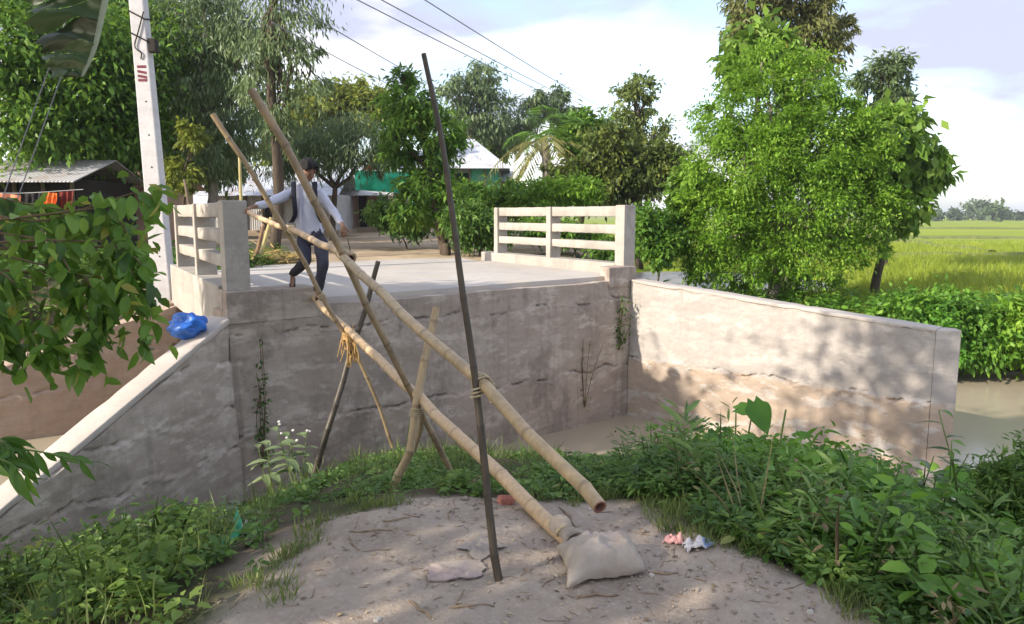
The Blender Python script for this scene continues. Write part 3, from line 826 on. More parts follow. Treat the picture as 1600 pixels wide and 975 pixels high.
# --- coconut palm ---------------------------------------------------------------------
def palm():
    c = at(852, 222, 31)
    base = Vector((c.x + 0.3, c.y, th(c.x, c.y)))
    root = empty('coconut_palm', base, 'coconut palm with drooping yellowed fronds right of the green-walled house', 'palm')
    mb = MB(); mb.tube(spline([base - Vector((0, 0, .1)), base + Vector((-.1, 0, 2.0)), c], 12), list(np.linspace(0.20, 0.13, 12)), 8)
    mb.build('trunk', B_pale, root, smooth=True)
    rng = np.random.default_rng(5)
    for k in range(17):
        a = k * 2.399; el = [1.15, 0.75, 0.35, 0.0, -0.35][k % 5] + rng.normal() * 0.1
        ln = 2.9 * (0.85 + 0.3 * rng.random())
        d = np.array([math.cos(a) * math.cos(el), math.sin(a) * math.cos(el), math.sin(el)])
        P = []; Dv = []
        rach = []
        for t in np.linspace(0, 1, 26):
            p = np.array(c) + d * ln * t + np.array([0, 0, -0.85 * ln * t * t * (0.4 + 0.6 * math.cos(el))])
            rach.append(p)
        side = unit(np.cross(d, [0, 0, 1]))
        for i in range(2, 26):
            tang = unit(rach[i] - rach[i - 1])
            for sgn in (-1, 1):
                P.append(rach[i]); Dv.append(tang * 0.6 + side * sgn * 0.8 + np.array([0, 0, -0.5]))
        P = np.array(P); Dv = np.array(Dv)
        me = leaves_mesh('frond', P, Dv, 0.75 * np.sin(np.linspace(0.5, 2.9, len(P))) + 0.1, 0.09, rng, up=0.2, rnd=np.clip(rng.normal(0.3 + 0.4 * (el < 0.2), 0.15, len(P)), 0, 1))
        link('frond', me, G_palm if k % 5 > 1 else G_mid, root, smooth=False)
palm()

# --- trees left of the frame that shade the near bank, one added to shade the person ------------------------------------
def shade(label, x, y, lobes, n, seed):
    L_ = [(np.array([x + a, y + b, c]), np.array(r)) for a, b, c, r in lobes]
    return tree(label, (x, y, th(x, y)), L_, n, 0.26, 0.5, G_mid, B_dark, 0.22, seed, clump=0.3)
shade('spreading shade tree left of the near bank, outside the picture', -7.2, 1.6, [(0, 0, 5.6, (2.3, 2.2, 2.0)), (1.2, 0.3, 7.6, (1.9, 1.8, 1.5)), (-0.8, -1.2, 4.4, (2.0, 2.0, 1.7)), (1.0, -1.6, 5.2, (2.0, 1.8, 1.8))], 9000, 141)
shade('added unseen tree that only shades the walking person, left of the bridge', -8.6, 3.4, [(-0.9, 2.3, 5.0, (1.3, 0.9, 0.9)), (-1.6, 1.8, 5.2, (1.2, 0.9, 0.9))], 4000, 143)  # added unseen tree, crown sized to keep the sun off the person
shade('second shade tree behind the camera on the left', -5.2, -3.4, [(0, 0, 4.8, (2.6, 2.6, 2.0)), (1.2, 1.5, 5.6, (1.8, 1.8, 1.5)), (-1, -1.2, 3.8, (2.2, 2.2, 1.6))], 9000, 142)

# --- distant tree line along the rice field --------------------------------------------
rng = np.random.default_rng(77)
for i in range(26):
    u = 1395 + i * 12.5 + rng.normal() * 4; y = 330 + rng.normal() * 35
    h = (3.0 + 2.6 * rng.random()) * (1.35 if i in (9, 10) else 1.0)
    p = at(u, 335, y)
    w = h * (0.55 + 0.5 * rng.random())
    lob = [(np.array([p.x + rng.normal() * w * 0.3, y, -0.9 + h * f]), np.array([w * 0.5, w * 0.5, h * 0.26])) for f in (0.36, 0.62, 0.82)]
    tree('small hazy tree in the far row across the rice field', (p.x, y, -0.9), lob, 420, 1.5, 0.6, G_far, B_dark, 0.25, 900 + i, name='distant_tree', group='far tree line beyond the rice field', clump=0.35, twigs=0)

# ------------------------------------------------------------------ village behind the bridge
def tin(name, col):
    t = NT(name)
    c = t.coord('Object')
    w = t.n('ShaderNodeTexWave', {'Vector': c, 'Scale': 3.2, 'Distortion': 0.0}, wave_type='BANDS', bands_direction='X').outputs['Fac']
    rust = t.ramp(t.noise(c, 1.5, 6, 0.7), [(0.5, 0.0), (0.72, 0.8)])
    colr = t.mix(rust, col, (0.26, 0.17, 0.11))
    return t.done(t.pbr(colr, 0.5, t.bump(w, 0.7, 0.03), 0.4))
M_tin_white = tin('white_tin', (0.50, 0.53, 0.60))
M_tin_grey = tin('grey_tin', (0.42, 0.41, 0.42))
M_tin_red = tin('pinkish_tin', (0.40, 0.24, 0.20))
M_green = tin('green_tin', (0.03, 0.27, 0.17))
M_tarp = plain('green_tarp', (0.02, 0.42, 0.24), 0.6, 0.3, 3, 0.3)
M_wood = bark('weathered_wood', (0.22, 0.17, 0.12))
M_dark = plain('black_and_shade', (0.03, 0.025, 0.022), 0.9)  # black fittings, also painted shade for doorways and the shed inside
M_mud = plain('mud_plinth', (0.30, 0.23, 0.17), 0.95, 0.2, 3, 0.4)
M_brick = plain('plastered_wall', (0.50, 0.33, 0.25), 0.9, 0.2, 2.5, 0.3)
M_red = plain('red_cloth', (0.50, 0.02, 0.02), 0.8, 0.2, 5)
M_orange = plain('orange_cloth', (0.75, 0.16, 0.03), 0.8, 0.2, 5)

def hut(label, u0, u1, y, depth, eave_v, ridge_v, wallm, roofm, bays=6, doorway_shade=None, base_z=None, name='tin_hut', ridge_in=0.0, cat='hut', over=0.35):
    """rectangular hut facing the camera: plinth, wall panels, posts, door, roof slopes"""
    p0 = at(u0, 340, y); p1 = at(u1, 340, y)
    gzv = min(th(p0.x, y), th(p1.x, y)) if base_z is None else base_z
    ez = at(u0, eave_v, y).z; rz = at(u0, ridge_v, y + depth / 2).z
    x0, x1 = p0.x, p1.x
    root = empty(name, ((x0 + x1) / 2, y, gzv), label, cat)
    m = MB(); m.obox((x0 - .25, y - .3, gzv - 0.3), (x1 - x0 + .5, 0, 0), (0, depth + .6, 0), (0, 0, 0.55)); m.build('plinth', M_mud, root, bevel=0.03)
    bw = (x1 - x0) / bays
    for k in range(bays):
        if doorway_shade == k:
            m = MB(); m.obox((x0 + k * bw + .06, y + .06, gzv + .25), (bw - .12, 0, 0), (0, .05, 0), (0, 0, min(1.9, ez - gzv - .3))); m.build('doorway_shade', M_dark, root)  # near-black sheet painting the shade of the open doorway
            continue
        m = MB(); m.obox((x0 + k * bw + .01, y + 0.012 * (k % 2), gzv + .25), (bw - .02, 0, 0), (0, .05, 0), (0, 0, ez - gzv - .25)); m.build('wall_panel', wallm, root)
    m = MB(); m.obox((x0, y + .1, gzv + .25), (.05, 0, 0), (0, depth - .1, 0), (0, 0, ez - gzv - .25)); m.build('side_wall', wallm, root)
    m = MB(); m.obox((x1 - .05, y + .1, gzv + .25), (.05, 0, 0), (0, depth - .1, 0), (0, 0, ez - gzv - .25)); m.build('side_wall', wallm, root)
    m = MB(); m.obox((x0, y + depth, gzv + .25), (x1 - x0, 0, 0), (0, .05, 0), (0, 0, ez - gzv - .25)); m.build('back_wall', wallm, root)
    for k in range(bays + 1):
        m = MB(); m.tube([(x0 + k * bw, y - .05, gzv), (x0 + k * bw, y - .05, ez)], 0.05, 6); m.build('post', M_wood, root)
    e = [Vector((x0 - over, y - over * 1.6, ez - .1)), Vector((x1 + over, y - over * 1.6, ez - .1)), Vector((x1 + over, y + depth + over, ez - .1)), Vector((x0 - over, y + depth + over, ez - .1))]
    r = [Vector((x0 - over + ridge_in, y + depth / 2, rz)), Vector((x1 + over - ridge_in, y + depth / 2, rz))]
    up = Vector((0, 0, .03))
    def sheet(q):
        m = MB(); n = len(q)
        m.add(list(q) + [p + up for p in q], [tuple(range(n - 1, -1, -1)), tuple(range(n, 2 * n))] + [(i, (i + 1) % n, n + (i + 1) % n, n + i) for i in range(n)])
        m.build('roof_slope', roofm, root)
    sheet([e[0], e[1], r[1], r[0]]); sheet([e[2], e[3], r[0], r[1]])
    if ridge_in > 0:
        sheet([e[1], e[2], r[1]]); sheet([e[3], e[0], r[0]])
    return root
hut('low hut with pinkish tin walls and dark doorway behind the yard', 528, 606, 37, 4.5, 303, 272, M_tin_red, M_tin_grey, 5, 2)
hut('grey tin-roofed hut in shade behind the walking person', 330, 522, 33, 4.5, 303, 268, M_tin_grey, M_tin_white, 7, 3)
hut('house with green tin walls under a white hipped roof', 640, 782, 47, 6.0, 262, 218, M_green, M_tin_white, 6, 3, name='green_house', ridge_in=2.4, cat='house', over=0.6)
hut('small white-roofed outhouse at the right of the green-walled house', 770, 795, 50, 2.0, 281, 268, M_tin_red, M_tin_white, 2, None, name='outhouse', over=0.3)
hut('open tin shed with orange and red cloths at the left edge', -60, 118, 19, 3.0, 280, 252, M_dark, M_tin_grey, 4, 1, name='tin_shed', cat='shed')  # near-black wall panels paint the shaded inside of the open shed
hut('pale sunlit brick-coloured outbuilding left of the utility pole', 128, 236, 22.5, 3.0, 288, 262, M_brick, M_tin_red, 3, None, name='outbuilding')

def cloth(name, label, cat, pts, mat, seed, group=None, fold=0.05):
    """hanging cloth: four corners (world), folded"""
    a, b, c, d = [np.array(p, float) for p in pts]
    rng = np.random.default_rng(seed); n = 14
    V = []
    nr = unit(np.cross(b - a, d - a))
    for j in range(n):
        for i in range(n):
            s, t = i / (n - 1), j / (n - 1)
            p = (a * (1 - s) + b * s) * (1 - t) + (d * (1 - s) + c * s) * t
            V.append(p + nr * fold * (math.sin(s * 17 + seed + t * 2) * (0.3 + t) + 0.6 * float(fbm(s * 4 + seed, t * 3, 3))))
    V = np.array(V); V2 = V - nr * 0.006
    q = np.arange(n * n).reshape(n, n)
    f1 = np.stack([q[:-1, :-1], q[:-1, 1:], q[1:, 1:], q[1:, :-1]], -1).reshape(-1, 4)
    me = mesh_np(name, np.concatenate([V, V2]), np.concatenate([f1, f1[:, ::-1] + n * n]))
    return tag(link(name, me, mat), label, cat, group)
cloth('hanging_cloth', 'pale orange cloth hanging at the left edge by the shed', 'cloth', [at(-20, 300, 17.6), at(32, 305, 17.6), at(30, 350, 17.6), at(-20, 348, 17.6)], plain('salmon_cloth', (0.72, 0.25, 0.14), 0.8, 0.2, 5), 3)
cloth('hanging_cloth', 'bright orange cloth on the line before the dark shed', 'cloth', [at(70, 300, 17.6), at(90, 302, 17.6), at(88, 333, 17.6), at(68, 330, 17.6)], M_orange, 5)
cloth('hanging_cloth', 'dark red cloth beside the bright orange cloth', 'cloth', [at(92, 300, 17.7), at(115, 298, 17.7), at(113, 342, 17.7), at(90, 340, 17.7)], plain('maroon_cloth', (0.16, 0.02, 0.015), 0.8, 0.2, 5), 6)
cloth('hanging_cloth', 'black cloth between the two orange cloths by the shed', 'cloth', [at(38, 300, 17.8), at(64, 301, 17.8), at(63, 340, 17.8), at(40, 338, 17.8)], plain('black_cloth', (0.02, 0.018, 0.02), 0.8, 0.2, 5), 7)
mb = MB(); mb.tube(spline([at(-80, 296, 17.7), at(20, 302, 17.7), at(130, 296, 17.7)], 14), 0.008, 5)
tag(mb.build('clothes_line', plain('line_grey', (0.4, 0.4, 0.4))), 'thin line strung before the shed carrying the orange cloths', 'clothes line')
cloth('tarpaulin', 'bright green tarpaulin screen hung behind the mango tree', 'tarpaulin', [at(552, 266, 33), at(650, 268, 33), at(648, 303, 33), at(556, 297, 33)], M_tarp, 8, fold=0.12)
cloth('hanging_cloth', 'small green cloth glimpsed through the foliage below the tarpaulin', 'cloth', [at(672, 308, 27), at(690, 308, 27), at(688, 328, 27), at(672, 327, 27)], M_tarp, 9)
cloth('hanging_cloth', 'red cloth hanging at the doorway of the low pinkish hut', 'cloth', [at(528, 322, 36.6), at(541, 322, 36.6), at(540, 352, 36.6), at(528, 352, 36.6)], M_red, 10)
cloth('hanging_cloth', 'red strip of cloth on top of the green tarpaulin', 'cloth', [at(568, 258, 33.1), at(592, 258, 33.1), at(592, 266, 33.1), at(568, 266, 33.1)], M_red, 11, fold=0.03)

# straw, posts and sticks near the far end of the left railing
M_straw = plain('straw', (0.46, 0.35, 0.13), 0.9, 0.3, 12, 0.8)
def straw_heap(label, c, rx, rz, seed):
    rng = np.random.default_rng(seed)
    n = 900
    d = unit(rng.normal(size=(n, 3))); d[:, 2] = np.abs(d[:, 2])
    P = np.array(c) + d * np.array([rx, rx * 0.8, rz]) * (0.75 + 0.3 * rng.random((n, 1)))
    me = leaves_mesh('straw_heap', P, rng.normal(size=(n, 3)) * np.array([1, 1, 0.4]) + np.array([0, 0, -0.4]), 0.22 + 0.2 * rng.random(n), 0.06, rng)
    root = empty('straw_heap', c, label, 'straw heap')
    o = link('straw', me, M_straw, root, smooth=False); o['kind'] = 'stuff'
    V = []; Fc = []
    for j in range(7):
        for i in range(16):
            a = 2 * math.pi * i / 16; e = math.pi / 2 * j / 6
            k = 1 + 0.15 * rng.normal()
            V.append((c[0] + rx * .85 * k * math.cos(a) * math.cos(e), c[1] + rx * .7 * k * math.sin(a) * math.cos(e), c[2] + rz * .85 * math.sin(e)))
    for j in range(6):
        for i in range(16):
            Fc.append((j * 16 + i, j * 16 + (i + 1) % 16, (j + 1) * 16 + (i + 1) % 16, (j + 1) * 16 + i))
    me = mesh_py('core', V, Fc); link('core', me, M_straw, root)
straw_heap('yellow straw heap beside the left railing behind the walking person', gz(412, 400, 17.5), 0.55, 0.42, 1)
straw_heap('flat yellow straw heap on the yard right of the larger one', gz(452, 405, 18.5), 0.5, 0.2, 2)
def stick(label, a, b, r, mat, name='stick', cat='stick'):
    mb = MB(); pts = spline([a, (Vector(a) + Vector(b)) / 2 + Vector((0.02, 0.01, 0.0)), b], 9)
    mb.tube(pts, list(np.linspace(r, r * 0.75, 9)), 7)
    return tag(mb.build(name, mat, smooth=True), label, cat)
M_bam_y = plain('yellow_bamboo', (0.40, 0.34, 0.15), 0.5, 0.2, 8)
p = gz(375, 400, 15.5)
stick('upright yellow bamboo post behind the near left railing post', p - Vector((0, 0, .1)), at(374, 238, 15.5), 0.038, M_bam_y, 'bamboo_post', 'post')
stick('leaning bare stick rising behind the left railing', gz(305, 330, 16), at(288, 280, 16), 0.04, M_wood)
stick('brown leaning stick between the railing post and the straw heap', gz(392, 400, 16.2), at(412, 350, 16.2), 0.05, bark('brown_stick', (0.30, 0.19, 0.12)))
stick('pale slanting plank of the woodpile behind the person', gz(398, 395, 16.8), at(424, 340, 16.8), 0.06, M_bam_y)
stick('thin dark stick standing in the yard right of the person', gz(548, 400, 18), at(543, 372, 18), 0.018, M_dark)
stick('thin pale stick lying across the yard behind the person', gz(430, 412, 17.2) + Vector((0, 0, .12)), gz(470, 398, 18.2) + Vector((0, 0, .1)), 0.03, M_wood)
stick('short trunk stump standing at the road edge below the mango tree', gz(697, 412, 20.6) - Vector((0, 0, .1)), at(697, 380, 20.6), 0.14, B_dark, 'tree_stump', 'stump')
# ------------------------------------------------------------------ utility pole and wires
M_pole = concrete('pole_concrete', (0.56, 0.55, 0.57), (0.48, 0.47, 0.49), 0.6, 1.0, streaks=0.15, bump=0.25)
def utility_pole():
    y = 13.9
    b = at(259, 462, y); tdir = (at(219, 5, y) - at(259, 452, y)).normalized()
    b.z = th(b.x, b.y) - 0.2
    top = b + tdir * 8.3
    root = empty('utility_pole', b, 'square concrete utility pole with red painted bars beside the left railing', 'utility pole')
    m = MB()
    def ring(p, w): return [p + Vector((-w, -w * .8, 0)), p + Vector((w, -w * .8, 0)), p + Vector((w, w * .8, 0)), p + Vector((-w, w * .8, 0))]
    m.hexa(ring(b, 0.172), ring(top, 0.115)); m.build('shaft', M_pole, root, bevel=0.02)
    def face(v, off=0.0):
        z = at(230, v, y).z; k = (z - b.z) / (top.z - b.z)
        p = b + (top - b) * k; w = 0.172 + (0.115 - 0.172) * k
        return p, w
    M_paint = plain('maroon_paint', (0.15, 0.03, 0.045), 0.7, 0.3, 10)
    for v0, tilt in ((106, 0), (113, .03), (120, .03), (127, 0)):
        p, w = face(v0)
        m = MB(); m.obox((p.x - w * .55, p.y - w * .8 - .006, p.z - 0.022), (w * 1.15, 0, -tilt), (0, 0.02, 0), (0, 0, 0.044)); m.build('painted_bar', M_paint, root)
    for v0 in (28, 62):
        p, w = face(v0); mb = MB()
        w += 0.012
        mb.tube([p + Vector((-w, -w * .8, 0.1)), p + Vector((w, -w * .8, -0.05)), p + Vector((w, w * .8, 0)), p + Vector((-w, w * .8, .05)), p + Vector((-w, -w * .8, 0.1))], 0.014, 5)
        mb.build('wire_band', M_dark, root)
    p, w = face(30); mb = MB()
    mb.tube(spline([p + Vector((w, -w * .8 - .02, .1)), p + Vector((.02, -w * .8 - .03, -.25)), p + Vector((-.06, -w * .8 - .03, -.5)), p + Vector((.05, -w * .8 - .03, -.62)), p + Vector((.03, -w * .8 - .02, -.72))], 14), 0.012, 5); mb.build('loose_cable', M_dark, root)
    p, w = face(72); m = MB(); m.obox((p.x + w, p.y - .1, p.z - .12), (.14, 0, 0), (0, .16, 0), (0, 0, .24)); m.build('connection_box', M_dark, root, bevel=0.02)
    for v0 in (160, 212, 262, 330, 400):
        p, w = face(v0); mb = MB(); mb.tube([p + Vector((.03, -w * .8 - .004, 0)), p + Vector((.03, -w * .8 + .01, 0))], 0.016, 8); mb.build('bolt_hole', M_dark, root)
utility_pole()
M_wire = plain('wire_grey', (0.22, 0.22, 0.24), 0.6)
def wire(label, pts, sag=0.0, r=0.013, name='power_line', group=None):
    a, b = [Vector(p) for p in pts]
    q = []
    for t in np.linspace(0, 1, 30):
        p = a + (b - a) * float(t); p.z -= sag * 4 * float(t) * (1 - float(t)); q.append(p)
    mb = MB(); mb.tube(q, r, 5)
    return tag(mb.build(name, M_wire, smooth=True), label, 'wire', group)
wire('lowest of the three long power lines across the sky', (at(500, -30, 14), at(985, 200, 80)), 0.3)
wire('middle one of the three long power lines across the sky', (at(545, -28, 14), at(990, 196, 80)), 0.3)
wire('topmost of the three long power lines across the sky', (at(620, -28, 14), at(992, 190, 80)), 0.3)
wire('upper of the two short wires between eucalyptus and mango tree', (at(430, -10, 15), at(735, 160, 62)), 0.2, 0.015)
wire('lower of the two short wires between eucalyptus and mango tree', (at(425, 35, 15), at(690, 165, 60)), 0.2, 0.013)
wire('left of the two thin stay wires at the left edge', (at(118, -10, 8.6), at(2, 315, 8.2)), 0.0, 0.006, 'stay_wire')
wire('right of the two thin stay wires at the left edge', (at(142, -10, 8.8), at(24, 320, 8.4)), 0.0, 0.006, 'stay_wire')

# ------------------------------------------------------------------ bamboo poles
def bamboo_mat(name, col, node, dirt=(0.14, 0.10, 0.07), amount=0.5):
    t = NT(name)
    along = t.attr('along'); nd = t.attr('node')
    c = t.coord('Position')
    f = t.noise(t.coord('Position', (30, 30, 6)), 1.5, 5, 0.6)
    colr = t.ramp(f, [(0.3, [x * 0.72 for x in col]), (0.7, col)])
    colr = t.mix(t.ramp(t.noise(c, 5, 5, 0.65), [(0.48, 0.0), (0.68, amount)]), colr, dirt)
    colr = t.mix(nd, colr, node)
    return t.done(t.pbr(colr, 0.48, t.bump(f, 0.2, 0.004), 0.4))
BM_pale = bamboo_mat('pale_bamboo', (0.62, 0.44, 0.265), (0.22, 0.14, 0.09), amount=0.22)
BM_tan = bamboo_mat('tan_bamboo', (0.50, 0.37, 0.22), (0.16, 0.11, 0.07), amount=0.4)
BM_brown = bamboo_mat('brown_bamboo', (0.33, 0.24, 0.14), (0.08, 0.055, 0.035), (0.06, 0.045, 0.035), 0.6)
BM_black = bamboo_mat('blackened_bamboo', (0.075, 0.058, 0.042), (0.03, 0.024, 0.02), (0.02, 0.016, 0.013), 0.6)
M_cut = plain('cut_end', (0.20, 0.10, 0.075), 0.9, 0.3, 30)
M_rope = plain('rope', (0.50, 0.42, 0.28), 0.95, 0.25, 40, 0.6)
def bamboo(label, ctrl, r0, r1, mat, spacing=0.27, bend=0.012, seed=0, ties=(), name='bamboo_pole'):
    rng = np.random.default_rng(seed + 50)
    P = spline([at(*c) if len(c) == 3 and not isinstance(c, Vector) else c for c in ctrl], 120)
    ln = np.cumsum([0] + [(P[i] - P[i - 1]).length for i in range(1, len(P))]); tot = ln[-1]
    nodes = []; s = 0.12
    while s < tot - 0.05:
        nodes.append(s); s += spacing * (0.85 + 0.3 * rng.random())
    nodes = np.array(nodes)
    kink = np.cumsum(rng.normal(size=(len(nodes) + 1, 3)) * bend, 0); kink -= np.linspace(0, 1, len(kink))[:, None] * kink[-1]
    samp = sorted(set([0, tot] + [x for nd_ in nodes for x in (nd_ - .045, nd_ - .016, nd_ - .005, nd_ + .004, nd_ + .012, nd_ + .05) if 0 < x < tot] + [x + spacing * .5 for x in nodes if x + spacing * .5 < tot]))
    V = []; nv = []; av = []; K = 12
    pts = []
    for s in samp:
        i = min(len(P) - 2, int(np.searchsorted(ln, s, 'right') - 1)); f = (s - ln[i]) / max(1e-6, ln[i + 1] - ln[i])
        p = P[i] + (P[i + 1] - P[i]) * f
        kk = np.array([np.interp(s, np.concatenate([[0], nodes]), kink[:, q]) for q in range(3)])
        pts.append(p + Vector(kk))
    up = Vector((0.3, 0.2, 1)).normalized()
    for i, (s, p) in enumerate(zip(samp, pts)):
        d = (pts[min(i + 1, len(pts) - 1)] - pts[max(i - 1, 0)]).normalized()
        x = d.cross(up); x = x.normalized() if x.length > 1e-3 else d.orthogonal().normalized(); yv = x.cross(d)
        r = r0 + (r1 - r0) * s / tot
        dn = np.min(np.abs(nodes - s)) if len(nodes) else 9
        rr = r * (1 + 0.10 * math.exp(-(dn / 0.012) ** 2) - 0.02 * math.exp(-((dn - 0.03) / 0.02) ** 2))
        for k in range(K):
            a = 2 * math.pi * k / K
            V.append(p + (x * math.cos(a) + yv * math.sin(a)) * rr * (1 + 0.03 * math.sin(3 * a + s * 5)))
            nv.append(0.6 * math.exp(-(dn / 0.009) ** 2)); av.append(s)
    n = len(samp)
    Fc = [(i * K + k, i * K + (k + 1) % K, (i + 1) * K + (k + 1) % K, (i + 1) * K + k) for i in range(n - 1) for k in range(K)]
    me = mesh_np(name, np.array([tuple(v) for v in V]), np.array(Fc), {'node': nv, 'along': av})
    o = tag(link(name, me, mat), label, 'bamboo pole')
    for e, q in ((0, 1), (n - 1, n - 2)):            # hollow cut ends
        d = (pts[e] - pts[q]).normalized(); ctr = pts[e]
        rim = [Vector(V[e * K + k]) for k in range(K)]
        inn = [ctr + (v - ctr) * 0.72 for v in rim]; deep = [v - d * 0.05 for v in inn]
        mm = MB(); mm.add(rim + inn + deep, [(k, (k + 1) % K, K + (k + 1) % K, K + k) for k in range(K)] + [(K + k, K + (k + 1) % K, 2 * K + (k + 1) % K, 2 * K + k) for k in range(K)] + [tuple(2 * K + k for k in range(K))])
        mm.build('cut_end', M_cut, o)
    for (c, r, turns) in ties:
        r *= 0.74
        c = at(*c); mm = MB()
        i = int(np.argmin([(q - c).length for q in pts])); i = min(max(1, i), n - 2)
        d = (pts[i + 1] - pts[i - 1]).normalized(); x = d.orthogonal().normalized(); yv = d.cross(x)
        hel = []
        for k in range(turns * 12 + 1):
            a = 2 * math.pi * k / 12
            hel.append(pts[i] + (x * math.cos(a) + yv * math.sin(a)) * r * (1 + 0.12 * math.sin(k * 1.7)) + d * (k / (turns * 12) - .5) * 0.016 * turns)
        mm.tube(hel, 0.0048, 5)
        mm.tube(spline([hel[-1], hel[-1] + Vector((.03, -.03, -.02)), hel[-1] + Vector((.05, -.02, -.07))], 5), 0.006, 5)
        mm.build('rope_binding', M_rope, o)
    return o
bamboo('thick pale bamboo pole sloping from the sack up to the bridge deck', [(912, 868, 3.28), (655, 622, 5.53), (545, 517, 7.67), (486, 460, 9.72)], 0.040, 0.037, BM_pale, 0.40, 0.008, 1)
bamboo('thick tan bamboo handrail pole ending in mid-air above the ground', [(935, 796, 2.37), (745, 603, 3.25), (530, 396, 5.52)], 0.025, 0.031, BM_tan, 0.40, 0.009, 2, ties=[((745, 605, 3.25), 0.05, 4)])
bamboo('short pale bamboo handrail pole from the railing post to the crossed poles', [(387, 331, 8.92), (450, 358, 7.5), (548, 404, 5.42)], 0.028, 0.031, BM_pale, 0.36, 0.008, 3, ties=[((450, 357, 7.5), 0.055, 4), ((540, 402, 5.5), 0.06, 4)])
bamboo('tallest thin dark bamboo pole standing upright in the dirt', [(779, 912, 3.06), (745, 605, 3.20), (715, 400, 3.26), (690, 220, 3.30), (662, 84, 3.34)], 0.019, 0.011, BM_black, 0.30, 0.003, 4, ties=[((746, 608, 3.2), 0.034, 3)])
bamboo('long leaning bamboo pole with pale upper end crossing before the person', [(716, 768, 5.75), (690, 716, 5.68), (630, 592, 5.58), (540, 403, 5.44), (460, 252, 5.36), (392, 140, 5.3)], 0.024, 0.030, BM_brown, 0.40, 0.012, 5, ties=[((655, 640, 5.6), 0.05, 5)])
bamboo('crooked pale prop pole leaning right under the thick sloping pole', [(598, 818, 5.22), (612, 760, 5.3), (640, 680, 5.38), (662, 580, 5.5), (682, 480, 5.62)], 0.036, 0.028, BM_tan, 0.28, 0.026, 6, ties=[((648, 655, 5.42), 0.055, 4)])
bamboo('thin weathered bamboo pole rising from the straw tie to upper left', [(615, 700, 7.95), (600, 655, 7.9), (560, 555, 7.75), (500, 455, 7.6), (440, 352, 7.46), (385, 260, 7.36), (332, 178, 7.3)], 0.022, 0.027, BM_brown, 0.36, 0.014, 7, ties=[((505, 462, 7.6), 0.05, 3)])
gp = bamboo('dark prop pole crossing behind the sloping pole at the straw tie', [(484, 775, 7.25), (520, 650, 7.45), (548, 555, 7.66), (568, 490, 7.8), (591, 408, 7.9)], 0.036, 0.026, BM_black, 0.28, 0.012, 8)
rng = np.random.default_rng(4)
mb = MB()
kc = at(545, 527, 7.55)
for k in range(46):
    a = rng.random() * 6.28; r = 0.05 * rng.random() ** .5 + .02
    s = kc + Vector((math.cos(a) * r, math.sin(a) * r, 0.05 * rng.normal()))
    e = s + Vector((rng.normal() * .05, rng.normal() * .04, -0.10 - 0.20 * rng.random()))
    mb.tube(spline([s, (s + e) / 2 + Vector((rng.normal() * .015, rng.normal() * .015, .02)), e], 4), 0.0045, 4)
for k in range(5):
    ring = [kc + Vector((math.cos(a) * .055, math.sin(a) * .055, .015 * k - .03 + .02 * math.sin(a * 2))) for a in np.linspace(0, 6.28, 12)]
    mb.tube(ring, 0.008, 5)
mb.build('straw_tie', plain('straw_rope', (0.52, 0.33, 0.14), 0.95, 0.3, 30), gp, smooth=True)
stick('reddish splintered bamboo stub hanging below the crossed prop poles', at(660, 640, 5.55), at(646, 705, 5.6), 0.022, BM_brown, 'bamboo_stub', 'bamboo')

# ------------------------------------------------------------------ sack and litter on the dirt
def woven(name, col, dirt):
    t = NT(name)
    c = t.coord('Object')
    wv = t.math('ADD', t.n('ShaderNodeTexWave', {'Vector': c, 'Scale': 110.0}, bands_direction='X').outputs['Fac'], t.n('ShaderNodeTexWave', {'Vector': c, 'Scale': 110.0}, bands_direction='Y').outputs['Fac'])
    colr = t.mix(t.ramp(t.noise(c, 5, 6, 0.65), [(0.38, 0.0), (0.68, 0.8)]), col, dirt)
    colr = t.mix(t.ramp(t.noise(c, 2.2, 3), [(0.55, 0.0), (0.7, 0.35)]), colr, (0.62, 0.42, 0.46))
    h = t.math('ADD', t.math('MULTIPLY', wv, 0.25), t.noise(c, 9, 5, 0.6))
    return t.done(t.pbr(colr, 0.8, t.bump(h, 0.6, 0.015), 0.25))
M_sack = woven('woven_sack', (0.56, 0.49, 0.43), (0.34, 0.275, 0.225))
